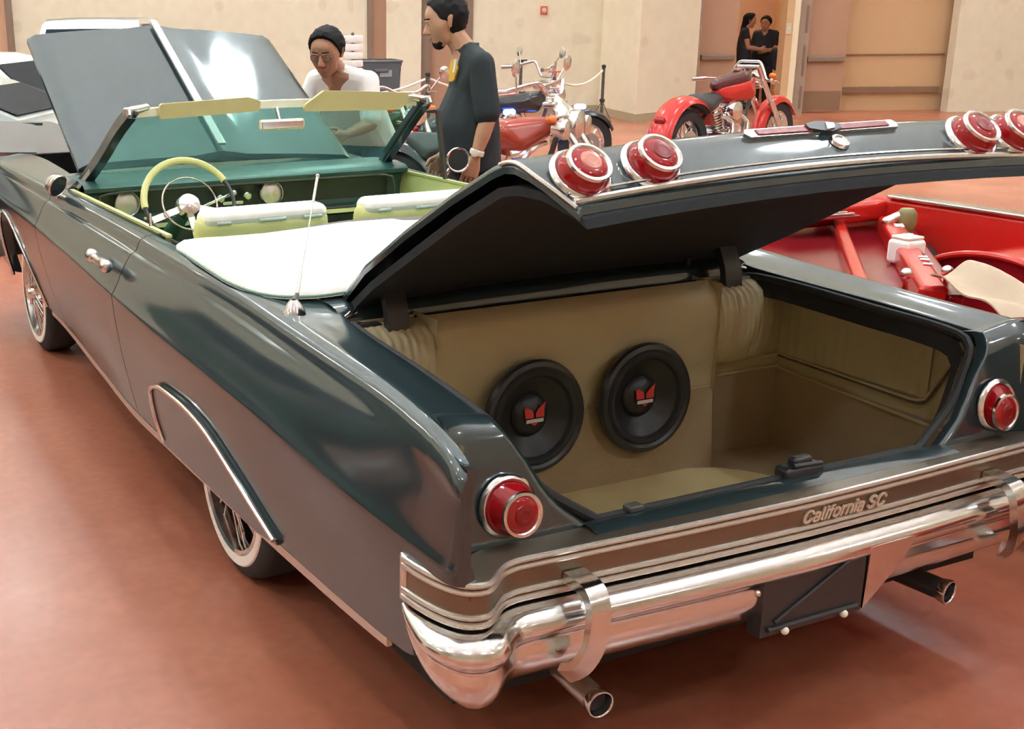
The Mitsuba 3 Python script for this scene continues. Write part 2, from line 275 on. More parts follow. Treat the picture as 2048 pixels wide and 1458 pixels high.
for sgn, fn in ((1, mir), (-1, lambda m: m)):      # left first
    obj('quarter_panel', fn(body_part(0, 2.262, True)), PAINT, CAR, 50)
    k = obj('door', fn(body_part(2.268, 3.60)), PAINT, CAR, 50)
    # handle: chrome bowl and button grip
    h = cat(rbox(.982, 1.012, 2.26+.06, 2.46+.06, .815, .845, .012), tm(hull_spheres([((1.004, 2.30, .832), .024), ((1.0, 2.34, .836), .02)])), tm(hull_spheres([((1.0, 2.50, .836), .026), ((.996, 2.53, .838), .022)])))
    obj('door_handle', fn(h), CHROME, k)
    inner = [[(.80, y, .925), (.79, y, .90), (.775, y, .80), (.77, y, .62), (.78, y, .32)] for y in np.linspace(2.2, 3.62, 12)]
    obj('door_card', fn(grid(inner, flip=True)), 'lime_vinyl', k, 40)
    obj('armrest', fn(rbox(.67, .775, 2.55, 3.15, .60, .665, .03)), 'lime_vinyl', k)
    sill = [(.80, 2.2, .935), (.80, 2.8, .932), (.80, 3.58, .93)]
    obj('window_sill', fn(tube(smooth_path(sill, 6), None, sq=(.009, .005))), 'lime_vinyl', k)
    obj('window_crank', fn(cat(tube([(.768, 2.95, .66), (.745, 2.95, .66)], .012), tube([(.745, 2.95, .66), (.74, 3.03, .70)], .007), tube([(.74, 3.03, .70), (.705, 3.03, .70)], .010))), CHROME, k)
    obj('lock_knob', fn(tube([(.80, 2.42, .93), (.80, 2.42, .985)], .006)), CHROME, k)
    obj('front_fender', fn(body_part(3.606, 5.35)), PAINT, CAR, 50)
    # chrome strips: rocker moulding and wheel arch lip
    ys = np.linspace(.34, 3.98, 60); rk = [(float(rxf(y))-.004, y, float(zbf0(y))-.012) for y in ys]
    obj('rocker_molding', fn(tube(rk, None, sq=(.007, .013))), CHROME2, CAR)
    a = np.linspace(-.02, np.pi+.02, 40); al = []
    for t_ in a:
        y = AY-AR*1.0*math.cos(t_); z = AZ+AR*.93*math.sin(t_); cz = float(czf(y)); s = np.clip((z-.29)/(cz-.29), 0, 1); al.append((float(rxf(y))+(float(cxf(y))-float(rxf(y)))*(1-(1-s)**1.5)+.004, y, z))
    obj('wheel_arch_trim', fn(tube(al, .009, 8)), CHROME, CAR)
    # fender skirt over the rear wheel
    top = smooth_path([(1.915, .30), (1.93, .38), (1.90, .485), (1.75, .535), (1.572, .54), (1.40, .525), (1.28, .49), (1.139, .428), (1.03, .372), (.94, .325)], 5)
    def skx(y, z): s = np.clip((z-.29)/(float(czf(y))-.29), 0, 1); return float(rxf(y))+(float(cxf(y))-float(rxf(y)))*(1-(1-s)**1.5)+.012
    bz = lambda y: .285+.03*max(0, (1.1-y)/.2)
    G = [[(skx(y, bz(y)+(z-bz(y))*s), y, bz(y)+(z-bz(y))*s) for s in np.linspace(0, 1, 7)] for y, z in top]
    k = obj('fender_skirt', fn(plate(G, .012, (1, 0, 0))), PAINT, CAR, 40)
    obj('skirt_molding', fn(tube([(skx(y, z)+.004, y, z) for y, z in top], .0085, 8)), 'whitewall' if False else CHROME, k)

# floor pan, wells (dark) so that no light leaks under the body
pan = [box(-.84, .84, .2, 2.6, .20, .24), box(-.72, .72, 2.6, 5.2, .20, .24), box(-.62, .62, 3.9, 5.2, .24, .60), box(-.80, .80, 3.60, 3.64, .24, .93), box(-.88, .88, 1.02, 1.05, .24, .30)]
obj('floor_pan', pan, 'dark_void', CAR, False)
# rear lamp panels and sill
def rear_half():
    plan = [(.935, .012), (.912, .07), (.892, .105), (.868, .120), (.83, .122)]
    zs = np.r_[.555, .60, .65, .70, .75, .79, .812, .826, .836, .842]
    xb = PchipInterpolator([.555, .58, .62, .68, .75, .81, .842], [.495, .52, .585, .645, .690, .735, .757])
    rows = []
    for z in zs:
        e = float(xb(z)); dy = .20*(z-.555) + (0 if z < .79 else .036*((z-.79)/.052)**2)
        zz = lambda x: .555+(z-.555)*(1+(.016+.155*max(0, x-.757))/.287)
        row = [(x, y+(dy if i > 1 else 0), zz(x) if i > 1 else min(z, .846)) for i, (x, y) in enumerate(plan)]
        row += [(.83+(e-.83)*s, .122+dy, zz(.83+(e-.83)*s)) for s in (.33, .66, .9, 1)] + [(e-.004, .135+dy+.012, zz(e)-.006)]
        rows.append(row)
    rows.append([(x, y+.045, z-.008) for x, y, z in rows[-1]])      # tucked under the deck
    return cat(grid(rows))
rp = rear_half(); sillL = [[(x, .075, .560), (x, .072, .585), (x, .085, .600), (x, .125, .604), (x, .15, .598), (x, .155, .56)] for x in np.linspace(-.56, .56, 15)]
lowp = [[(x, .10, .30), (x, .095, .45), (x, .075, .565)] for x in np.linspace(-.86, .86, 9)]
m = cat(mir(rp), rp, grid(sillL), grid(lowp)); trimesh.repair.fix_normals(m)
obj('rear_panel', m, PAINT, CAR, 45)
# deck strip between trunk and the folded top
prof = lambda x: [(x, 1.022, .866), (x, 1.025, .884-.01*x*x), (x, 1.031, .905-.02*x*x), (x, 1.042, .915-.02*x*x), (x, 1.064, .920-.02*x*x), (x, 1.090, .923-.02*x*x), (x, 1.17, .925-.02*x*x), (x, 1.30, .94-.02*x*x)]
obj('deck_panel', grid([prof(x) for x in np.linspace(-.715, .715, 25)]), PAINT, CAR, 50)
# black weatherstrip round the trunk opening
ws = smooth_path([(-.50, .158, .592), (-.56, .172, .628), (-.640, .185, .685), (-.688, .200, .750), (-.730, .222, .815), (-.742, .26, .838), (-.728, .5, .855), (-.695, .97, .872), (-.668, 1.004, .866), (-.60, 1.008, .862), (0, 1.008, .862)], 6)
wsr = ws[::-1][1:]*[-1, 1, 1]; loop = np.vstack([ws, wsr])
obj('weatherstrip', tube(np.vstack([loop, [[.2, .158, .592], [-.2, .158, .592]]]), .0125, 8, closed=True), 'rubber', CAR)
chan = [(p+np.array([0, 0, -.012]), p+np.array([0, 0, -.05])) for p in loop]
inn = np.array([[p*[.985, 1, 1]+[0, (.012 if p[1] < .9 else -.012), -.008], p*[.965, 1, 1]+[0, (.03 if p[1] < .9 else -.035), -.05]] for p in loop])
obj('trunk_channel', grid(inn), 'black_plastic', CAR, 40)

# ---- trim band and bumper across the rear
half = [(-.972, .178), (-.970, .14), (-.962, .085), (-.946, .035), (-.922, .004), (-.895, -.004), (-.872, .008), (-.845, .032), (-.815, .053), (-.77, .062), (-.66, .058), (-.33, .044), (0, .036)]
hp = smooth_path(half, 6); path = np.vstack([hp, hp[::-1][1:]*[-1, 1]])
def offs(P, o):
    t = np.gradient(P, axis=0); t /= np.linalg.norm(t, axis=1, keepdims=True); return P+np.c_[t[:, 1], -t[:, 0]]*np.reshape(o, (-1, 1))
def zt(x): return .594+0*x
def swept(prof, zadd=0):
    return grid([np.c_[offs(path, o), np.full(len(path), z)] for o, z in prof])
bd = prin('trim_recess', (.20, .16, .12), .35, metallic=.8)
k = obj('rear_trim', swept([(-.075, .597), (.004, .597), (.004, .503), (-.02, .503)]), 'trim_recess', CAR, 30)
for z, r in ((.594, .0068), (.578, .006), (.524, .006), (.507, .0075)):
    pp = np.c_[offs(path, .006), np.full(len(path), z)]; obj('chrome_bead', tube(pp, r, 8), CHROME2, k)
for s in (-1, 1): obj('end_cap', rbox(s*.972-.008, s*.972+.008, .165, .19, .500, .602, .005), CHROME2, k)
# lettering on the right half of the band
tx = meshkit.text_mesh('California SC', .030, .005, True); b = tx.bounds; tx.apply_translation([-b[0, 0], 0, 0]); v = tx.vertices.copy(); v[:, 0] += .35*v[:, 1]; tx.vertices = v
tx.vertices = tx.vertices*[.265/(tx.bounds[1, 0]-tx.bounds[0, 0]), 1, 1]
obj('script_lettering', xf(tx, np.array([[1, 0, 0, -.02], [0, 0, -1, .031], [0, 1, 0, .536], [0, 0, 0, 1.]])), 'script_silver', k, False, label='chrome script lettering on the trim band')
# bumper: sections along the same path
N = len(path); sarc = np.r_[0, np.cumsum(np.linalg.norm(np.diff(path, axis=0), axis=1))]; sm = np.minimum(sarc, sarc[-1]-sarc)
zlow = PchipInterpolator([0, .03, .07, .12, .165, .20, .245, .30, .40, 1.2], [.470, .425, .385, .350, .326, .312, .312, .315, .318, .316])(sm)
fat = PchipInterpolator([0, .06, .14, .19, .25, .32, 1.2], [.15, .55, .95, 1.0, .85, 1., 1.])(sm)
rows = []
for o, fz in ((-.05, 0.0), (-.02, -.015), (.012, .0), (.035, .05), (.050, .11), (.058, .19), (.058, .27), (.050, .33), (.037, .40), (.035, .46), (.041, .55), (.040, .66), (.033, .78), (.018, .90), (.0, .985), (-.02, 1.0), (-.05, .98)):
    rows.append(np.c_[offs(path, (o if o < 0 else o*fat)), .492+(zlow-.492)*fz])
B = grid(rows)
bum = obj('rear_bumper', B, CHROME, CAR, 55)
for s in (-1, 1):
    g = smooth_path([(s*.640, .05, .535), (s*.640, -.012, .530), (s*.642, -.042, .49), (s*.650, -.046, .43), (s*.665, -.030, .37), (s*.680, .01, .335)], 6)
    obj('bumper_guard', tube(g, np.linspace(1, .8, len(g)), sq=(.026, .012), up=(0, -1, .3)), CHROME, bum, 50)
# plate recess with chrome cheeks
obj('plate_holder', cat(box(-.158, .158, -.012, .03, .297, .455), tube([(-.14, -.016, .315), (.14, -.016, .315)], .006), tube([(-.12, -.016, .33), (.10, -.016, .44)], .004)), 'black_plastic', bum, False, label='empty black licence plate panel')
for x in (-.09, .095): obj('plate_bolt', mv(tm(m3.Manifold.sphere(.010, 16)), x, -.02, .305), 'whitewall', bum)
ch = tm(m3.Manifold.hull_points([(.162, -.020, .460), (.162, -.014, .300), (.285, -.012, .400), (.31, -.02, .462), (.162, .03, .46), (.162, .03, .30), (.30, .03, .44)]))
obj('plate_cheek', ch, CHROME, bum, 30)
obj('bumper_bolt', mv(tm(m3.Manifold.sphere(.008, 14)), -.185, -.020, .42), CHROME, bum)
for s in (-1, 1):
    tp = np.array([s*.567, .06 if s > 0 else .03, .218]); st = np.array([s*.50-.03, .62, .245])
    ring = lathe([(.029, -.004), (.032, -.004), (.0335, .002), (.032, .012), (.030, .02), (.027, .012), (.0265, .0)], 28, closed=True)
    k = obj('exhaust_pipe', cat(tube([st, tp+(st-tp)*.02], .0285, 24, cap=False)), 'black_plastic' if s > 0 else 'chrome_soft', CAR)
    obj('exhaust_bore', tube([tp+(st-tp)*.03, st], .026, 20), 'dark_void', k); obj('exhaust_tip', xf(ring, frame(tp, st-tp)), CHROME, k)

# ---- round tail lamps
def lamp(parent, o, axis, lens='red_lens', tilt=(0, 0, 0), s=1.0):
    M = frame(o, axis, (1, 0, 0)) @ np.diag([s, s, s, 1]); M2 = frame(np.asarray(o)+np.asarray(axis)/np.linalg.norm(axis)*.052*s+np.asarray(tilt), axis, (1, 0, 0)) @ np.diag([s, s, s, 1])
    k = obj('tail_light', xf(lathe([(.068, 0), (.084, .0), (.087, .006), (.084, .013), (.076, .018), (.069, .014)], 44, closed=True), M), CHROME, parent)
    a = np.linspace(0, 2*np.pi, 40, endpoint=False); c = np.c_[np.cos(a), np.sin(a), 0*a]
    b0 = (M[:3, :3] @ (c*.069).T).T+M[:3, 3]+np.asarray(axis)*.008; b1 = (M2[:3, :3] @ (c*.057).T).T+M2[:3, 3]; bm = .45*b0+.55*b1; bm = bm+(M[:3, :3] @ (c*.004).T).T
    kk = k if parent == CAR else parent
    obj('lamp_side' if parent != CAR else 'side_lens', grid([b0, bm, b1], cv=True), 'red_lens', kk)
    obj('lamp_ring' if parent != CAR else 'ring', xf(lathe([(.047, -.003), (.055, -.005), (.062, .0), (.060, .008), (.052, .009), (.047, .004)], 40, closed=True), M2), CHROME, kk)
    obj('lamp_lens' if parent != CAR else 'lens', xf(lathe([(.053, .0), (.046, .007), (.036, .011), (.028, .0125), (.0001, .013)], 36), M2), 'red_lens', kk)
    obj('lamp_reflector' if parent != CAR else 'reflector', xf(lathe([(.030, .011), (.027, .0155), (.015, .018), (.012, .0165), (.0001, .0175)], 24), M2), 'red_lens_dark' if lens == 'red_lens' else lens, kk)
for s in (-1, 1): lamp(CAR, (s*.752, .143, .678), (0, -1, .12), tilt=(-.012*s, 0, -.012), s=.80)

# ---- open trunk lid: built closed along -y from its front edge, then swung up
LA = 28.4; HX, HY, HZ = 0, 1.155, .935
def lidM():
    a = math.radians(LA); M = np.eye(4); M[:3, :3] = [[1, 0, 0], [0, math.cos(a), math.sin(a)], [0, -math.sin(a), math.cos(a)]]; M[:3, 3] = (HX, HY, HZ); return M @ trimesh.transformations.rotation_matrix(math.radians(-1.0), (0, 1, 0))
LM = lidM()
def hw(t): return np.interp(t, [0, .2, .98, 1.02, 1.10, 1.2], [.655, .69, .698, .695, .640, .64])
secs = [(0, -.012), (.004, 0), (.03, .010), (.25, .022), (.5, .026), (.75, .020), (.93, .008), (.98, .0), (1.01, -.014), (1.033, -.038), (1.053, -.068), (1.073, -.104), (1.090, -.136), (1.10, -.154)]
xs = np.r_[-1, -.995, -.985, np.linspace(-.95, .95, 21), .985, .995, 1]
RW = 1.12      # the lid reaches further to the right
top = np.array([[(u*float(hw(t))*(RW if u > 0 else 1), -t, h-.020*u*u-(.012 if abs(u) > .997 else .004 if abs(u) > .99 else 0)) for u in xs] for t, h in secs])
skin = plate(top, .014, (0, -.2, 1))
LID = obj('trunk_lid', xf(skin, LM), PAINT, CAR, 40)
under = np.array([[(u*float(hw(t))*.988*(RW if u > 0 else 1), -t, h-.026-.020*u*u) for u in np.linspace(-1, 1, 9)] for t, h in [(.03, 0.0), (.25, .0), (.5, .0), (.75, -.002), (.93, -.012), (.985, -.03), (1.04, -.064), (1.085, -.122), (1.100, -.150)]])
pan = plate(under, .022, (0, .1, 1)); obj('lid_lining', xf(pan, LM), 'black_cloth', LID, 40, label='black cloth lining under the trunk lid')
rib = [rbox(-.62, .62, -.95, -.88, -.085, -.03, .02), rbox(-.62, -.56, -.9, -.1, -.06, -.03, .015), rbox(.56, .62, -.9, -.1, -.06, -.03, .015)]
obj('lid_brace', [xf(r_, LM) for r_ in rib], 'black_cloth', LID)
lip = [(x, -(1.106-.01*(x/.64)**2), -.138-.020*(x/.64)**2) for x in np.linspace(-.642, .642*RW, 30)]
obj('lid_molding', xf(cat(tube(lip, .008, 8), tube([(x, y+.012, z+.022) for x, y, z in lip], .0035, 6)), LM), CHROME, LID)
e0 = [(-.642, -1.102, -.172), (-.662, -1.073, -.122), (-.678, -1.05, -.084), (-.695, -1.01, -.034), (-.699, -.97, -.022)]
obj('lid_edge', xf(tube(smooth_path(e0, 4), .0045, 6), LM), CHROME2, LID); obj('lid_edge', xf(tube(smooth_path(np.array(e0)*[-RW, 1, 1], 4), .0045, 6), LM), CHROME2, LID)
Rl = LM[:3, :3]
ax = Rl @ np.array([0, -1, .34]); ax /= np.linalg.norm(ax)
for x, ln in ((-.585, 'clear_lens'), (-.405, 'red_lens'), (.56, 'red_lens'), (.705, 'clear_lens')):
    lamp(LID, (LM @ [x, -1.063, -.084-.018*min(1, (x/.66)**2), 1])[:3], ax, ln, s=.80)
# bar emblem and key cover on the lid's rear face
def onlid(x, t, h): return (LM @ [x, -t, h, 1])[:3]
nf = Rl @ np.array([0, -.80, .45]); nf /= np.linalg.norm(nf)
EM = frame(onlid(.135, 1.030, -.032), nf, (1, 0, 0))
bar = lambda x0, x1, w, h0: rbox(x0, x1, -w, w, 0, h0, .004)
obj('emblem_bar', xf(cat(prism(Polygon([(-.235, 0), (-.225, .014), (.225, .014), (.235, 0), (.225, -.014), (-.225, -.014)]), .008)), EM), CHROME, LID, 30)
for s in (-1, 1): obj('emblem_inset', xf(prism(Polygon([(s*.04, .009), (s*.20, .008), (s*.20, -.008), (s*.04, -.009)]), .0105), EM), 'red_lens_dark', LID, False)
obj('emblem_center', xf(cat(prism(Polygon([(-.05, .012), (-.015, .020), (.02, .016), (.05, .006), (.045, -.010), (.01, -.020), (-.02, -.014), (-.05, -.004)]), .014)), EM), 'black_plastic', LID, False)
obj('emblem_crest', xf(prism(Polygon([(-.006, -.016), (.02, -.012), (.028, .004), (.006, .008)]), .018), EM), CHROME, LID, False)
KM = frame(onlid(.145, 1.058, -.074), nf, (1, 0, 0))
obj('key_cover', xf(lathe([(.0001, .006), (.012, .006), (.015, .009), (.021, .008), (.024, .0)], 28), KM), CHROME, LID)
# hinges
for s in (-1, 1):
    hg = smooth_path([(s*.60-.02*s, .99, .80), (s*.60-.02*s, .965, .785), (s*.60-.02*s, .945, .82), (s*.60-.02*s, .955, .90), (s*.60-.02*s, .99, .985), (s*.60-.02*s, .90, 1.03)], 6)
    k = obj('trunk_hinge', cat(tube(hg, None, sq=(.032, .012), up=(0, -1, 0)), rbox(s*.66-.05, s*.66+.05, .97, 1.03, .80, .875, .01)), 'black_plastic', CAR)
    obj('hinge_bolt', tube([(s*.50, 1.06, .905), (s*.50, 1.055, .935)], .008), 'black_plastic', k)
    obj('hinge_cover', tm(hull_spheres([((s*.645, 1.055, .898), .012), ((s*.675, 1.03, .893), .010), ((s*.70, 1.02, .888), .006)])), CHROME, k)

# ---- trunk lining
def vinyl_col(p, n, uv):
    a = mikit.fbm(p.x*6, p.y*6, p.z*6, 3); return mikit.mix((.50, .425, .25), (.57, .49, .30), a)
def carpet_col(p, n, uv):
    a = mikit.noise(p.x*260, p.y*260, p.z*260); b = mikit.fbm(p.x*5, p.y*5, p.z*5, 3); return mikit.mix((.32, .23, .135), (.44, .33, .20), .5*a+.5*b)
prin('trunk_vinyl', mikit.proc(vinyl_col), .55); prin('trunk_carpet', mikit.proc(carpet_col), .95); prin('piping', (.55, .44, .25), .5); prin('seam_dark', (.10, .075, .05), .8)
def pleat(P, nrm, n, amp):      # ribs across a grid's columns
    P = np.asarray(P, float); c = np.linspace(0, n*np.pi, P.shape[1]); return P+np.asarray(nrm)*(amp*np.abs(np.sin(c)))[None, :, None]
# front wall: padded centre section, carpeted below, set forward of the side bays
roll = [(.955, .885), (.925, .872), (.905, .845), (.897, .80), (.900, .72), (.905, .62), (.908, .565)]
Lk = obj('trunk_lining', cat(*[grid([[(x, y, z) for y, z in roll] for x in np.linspace(-.49, .49, 21)]), grid([[(x, .905, .566), (x, .895, .545), (x, .885, .30)] for x in np.linspace(-.49, .49, 9)], ),
    *[grid([[(s*.49, y, z) for y in (.89, 1.03)] for z in (.29, .56, .885)]) for s in (-1, 1)]]), 'trunk_vinyl', CAR, 40, label='beige vinyl and carpet lining of the trunk')
obj('front_carpet', grid([[(x, .902, .563), (x, .893, .54), (x, .882, .42), (x, .872, .30)] for x in np.linspace(-.488, .488, 9)]), 'trunk_carpet', Lk, 30)
for s in (-1, 1):
    U = np.array([[(s*x, 1.0+(y-1.0)*math.sqrt(max(0, 1-(max(0, x-.58)/.20)**2)), z) for x in np.linspace(.49, .78, 41)] for y, z in [(1.0, .606), (.95, .612), (.915, .64), (.895, .69), (.888, .75), (.892, .80), (.91, .84), (.95, .862), (1.0, .872)]])
    pil = pleat(U, (0, -1, 0), 12, .010); obj('pleated_roll', grid(pil), 'cream_trunk' if False else 'trunk_vinyl', Lk, 45)
    obj('side_bay', grid([[(s*x, 1.0, z) for z in (.555, .60, .88)] for x in (.50, .86)]), 'trunk_vinyl', Lk)
    obj('bay_molding', cat(rbox(min(s*.515, s*.85), max(s*.515, s*.85), .985, 1.0, .590, .604, .005), rbox(min(s*.515, s*.85), max(s*.515, s*.85), .985, 1.0, .556, .566, .004)), 'piping', Lk)
    obj('bay_carpet', grid([[(s*x, .996, z) for z in (.28, .42, .558)] for x in (.50, .86)]), 'trunk_carpet', Lk)
    # side wall
    yy = np.linspace(1.0, .42, 47); W = np.array([[(s*.845, y, .605+(float(tzf(y))-.038-.605)*q) for y in yy] for q in np.linspace(0, 1, 5)])
    obj('side_panel', grid(pleat(W, (-s, 0, 0), 15, .006)), 'trunk_vinyl', Lk, 45)
    obj('side_backing', grid([[(s*.853, y, .54+(float(tzf(max(y, .2)))-.036-.54)*q) for y in np.linspace(1.0, .15, 9)] for q in (0, .2, 1)]), 'trunk_vinyl', Lk)
    pip = smooth_path([(s*.842, 1.0, .602), (s*.842, .72, .596), (s*.842, .46, .590), (s*.842, .425, .60), (s*.842, .40, .64), (s*.842, .325, .77), (s*.842, .285, .815)], 6)
    obj('side_piping', cat(tube(pip, .0045, 6), tube([(s*.842, .99, .556), (s*.842, .16, .520)], .005, 6)), 'piping', Lk)
    obj('side_seam', tube(pip+np.array([-s*.002, -.006, -.007]), .0035, 6), 'seam_dark', Lk)
    obj('side_carpet', grid([[(s*.848, y, z) for y in np.linspace(1.0, .15, 5)] for z in (.28, .42, .545)]), 'trunk_carpet', Lk)
obj('trunk_floor', cat(grid([[(x, y, .292) for y in (.15, .6, 1.0)] for x in (-.86, 0, .86)]), grid([[(x, .155, z) for z in (.29, .58)] for x in (-.86, .86)])), 'trunk_carpet', Lk, False)
mat = [(-.80, .19), (.42, .19), (.56, .42), (.60, .60), (.555, .74), (.47, .84), (.40, .875), (-.80, .875)]
mp = smooth_path(np.array(mat), 6, closed=True); mm = prism(Polygon(mp).buffer(0), .028); mm = mv(mm, 0, 0, .292)
prin('mat_tan', mikit.proc(lambda p, n, uv: mikit.mix((.50, .38, .18), (.66, .52, .27), mikit.fbm(p.x*4, p.y*4, 1., 4))), .95)
obj('floor_mat', mm, 'mat_tan', Lk, 40, label='tan carpet mat with a curved edge')
k = obj('trunk_latch', cat(rbox(.03, .15, .13, .18, .59, .625, .012), rbox(.06, .12, .14, .17, .61, .645, .01), tube([(.05, .135, .63), (.14, .135, .625)], .006)), 'black_plastic', CAR)
obj('lock_striker', rbox(-.43, -.39, .135, .165, .60, .615, .005), 'darkmetal', CAR)
# subwoofers in the front wall
prin('sub_cone', (.014, .014, .016), .42); prin('logo_red', (.62, .05, .045), .5); prin('logo_white', (.72, .62, .58), .5)
for sx in (-.190, .198):
    c = np.array([sx, .862, .578]); M = frame(c, (0, -1, .06), (1, 0, 0))
    k = obj('subwoofer', xf(lathe([(.150, -.01), (.164, -.006), (.166, .006), (.160, .016), (.148, .020), (.138, .014)], 56), M), 'black_plastic', CAR)
    obj('surround', xf(lathe([(.140, .014), (.132, .020), (.122, .018), (.115, .006)], 56), M), 'rubber', k)
    obj('cone', xf(lathe([(.116, .006), (.09, -.012), (.062, -.026), (.060, -.020), (.045, -.008), (.02, -.002), (.0001, 0)], 56), M), 'sub_cone', k)
    # the red two-lobed mark with its white strip
    lob = [Polygon([(-.034, .022), (-.027, .026), (-.008, .016), (-.004, .006), (-.004, -.006), (-.031, -.006)]), Polygon([(.004, -.006), (.004, .006), (.010, .016), (.036, .036), (.032, .016), (.031, -.006)])]
    LM2 = M.copy(); LM2[:3, 3] = c+M[:3, :3] @ np.array([0, .004, .002])
    wl = np.eye(4); z = M[:3, :3] @ np.array([0, 0, 1])
    obj('logo_mark', [xf(prism(p, .003), LM2) for p in lob], 'logo_red', k, False)
    obj('logo_strip', xf(prism(Polygon([(-.028, -.010), (.029, -.010), (.029, -.020), (-.028, -.020)]), .003), LM2), 'logo_white', k, False)
    obj('logo_tail', xf(prism(Polygon([(-.012, -.021), (.010, -.021), (.002, -.028), (-.004, -.028)]), .003), LM2), 'logo_red', k, False)
# ---------------------------------------------------------------- wheels
def wheel(key_parent, x, y, R, s, white=True, rimcol='chrome'):
    """wire wheel, s = -1 for the left side; outer face at |x|"""
    X = lambda p: [(r, s*(abs(x)-.0+o)) for r, o in p]
    k = obj('wheel', lathe(X([(R-.085, -.02), (R-.07, .0), (R-.04, .004), (R-.012, -.012), (R, -.035), (R, -.14), (R-.015, -.165), (R-.07, -.17), (R-.085, -.15)]), 56, 'x', (0, y, R), closed=True), 'rubber', key_parent, 50)
    if white: obj('whitewall', lathe(X([(R-.078, .003), (R-.073, .0065), (R-.048, .0075), (R-.043, .003)]), 56, 'x', (0, y, R)), 'whitewall', k, 40)
    rr = R-.082
    obj('rim', lathe(X([(rr+.006, .004), (rr-.002, .010), (rr-.012, .004), (rr-.02, -.03), (rr-.03, -.075), (rr-.02, -.15)]), 48, 'x', (0, y, R)), rimcol, k, 40)
    obj('rim_back', lathe(X([(rr, -.10), (.05, -.11), (.001, -.11)]), 36, 'x', (0, y, R)), 'dark_void', k)
    sp = []
    for i in range(28):
        a = 2*np.pi*i/28; b = a+(.35 if i % 2 else -.35); o = -.02 if i % 4 < 2 else -.055
        sp.append(tube([(s*(abs(x)+.004), y+.035*math.cos(b), R+.035*math.sin(b)), (s*(abs(x)+o), y+(rr-.018)*math.cos(a), R+(rr-.018)*math.sin(a))], .0032, 5))
    kk = obj('wire_spokes', sp, 'chrome', k); labels[kk] = {'kind': 'stuff'}
    obj('hub_spinner', cat(lathe(X([(.04, -.05), (.038, .0), (.03, .02), (.018, .034), (.0001, .038)]), 24, 'x', (0, y, R)), *[rot(rbox(s*(abs(x)+.02)-.006, s*(abs(x)+.02)+.006, y-.016, y+.016, R, R+.062, .005), 180*i, (1, 0, 0), (0, y, R)) for i in range(2)]), 'chrome', k)
    return k
for s in (-1, 1):
    wheel(CAR, .885, 1.445, .305, s); wheel(CAR, .830, 4.445, .305, s)

# ---------------------------------------------------------------- folded top under its cream boot
def boot_z(x, y): 
    v = .955+.018*math.cos(min(1, abs(x)/.86)*1.5)+.012*math.sin((y-1.15)*4.0)
    return v+.006*math.sin(x*9+y*5)
rows = []
outer = smooth_path([(0, 1.105), (.45, 1.115), (.70, 1.135), (.80, 1.18), (.862, 1.28), (.885, 1.45), (.880, 1.65), (.862, 1.85), (.848, 1.98)], 5)
for s in np.linspace(-1, 1, 61):
    pass
op = np.vstack([outer[::-1]*[-1, 1], outer[1:]])           # left front -> rear -> right front
cxy = np.array([0, 1.90])
for q in (1.006, 1.0, .97, .9, .8, .65, .5, .3, .1):
    P2 = cxy*[1, 1]+(op-cxy)*[q, q]; P2[:, 1] = np.minimum(P2[:, 1], 1.985)
    h = {1.006: -.035, 1.0: -.014, .97: .0}.get(q, .004)
    rows.append([(x, y, boot_z(x, y)+h) for x, y in P2])
m = grid(rows, flip=True); m.merge_vertices(); trimesh.repair.fix_normals(m)
bt = obj('boot_cover', m, 'boot_vinyl', CAR, 50, label='smooth cream boot over the folded top')
obj('boot_front', grid([[(x, 1.92+.065*(1-min(1, abs(x)/.85)**2), boot_z(x, 1.95)-dz) for x in np.linspace(-.85, .85, 30)] for dz in (0, .02, .3)]), 'boot_vinyl', bt, 40)
obj('boot_welt', tube([(x*1.004, y-.002, boot_z(x, y)-.03) for x, y in op], .0045, 6), 'teal_light', bt)

# ---------------------------------------------------------------- seats
def bucket(cx):
    k = obj('seat', rbox(cx-.265, cx+.265, 2.55, 3.02, .36, .52, .06), 'lime_vinyl', CAR, 45)
    back = xf(rbox(-.268, .268, -.075, .075, 0, .56, .065, 12), np.array([[1, 0, 0, cx], [0, 1, -.14, 2.575], [0, 0, 1, .40], [0, 0, 0, 1.]]))
    obj('seat_back', back, 'lime_vinyl', k, 45)
    cap = xf(rbox(-.25, .25, -.070, .070, .50, .570, .035, 10), np.array([[1, 0, 0, cx], [0, 1, -.14, 2.570], [0, 0, 1, .40], [0, 0, 0, 1.]]))
    obj('seat_back_top', cap, 'boot_vinyl', k, 45)
    tr = [cat(rbox(cx+a, cx+b, 2.424, 2.434, .918, .932, .004)) for a, b in ((-.21, -.15), (-.04, .07), (.14, .22))]
    obj('seat_trim', cat(*tr), 'chrome', k); labels[list(scene)[-1]] = {'kind': 'stuff'}
bucket(-.335); bucket(.335)
obj('rear_seat', cat(rbox(-.72, .72, 1.99, 2.12, .45, .88, .05), rbox(-.72, .72, 2.05, 2.45, .30, .46, .05)), 'teal_light', CAR, 45)
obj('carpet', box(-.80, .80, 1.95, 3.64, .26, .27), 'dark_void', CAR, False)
obj('console', cat(rbox(-.075, .075, 2.45, 3.25, .27, .52, .03), rbox(-.07, .07, 2.50, 2.62, .50, .62, .02)), 'teal_light', CAR)

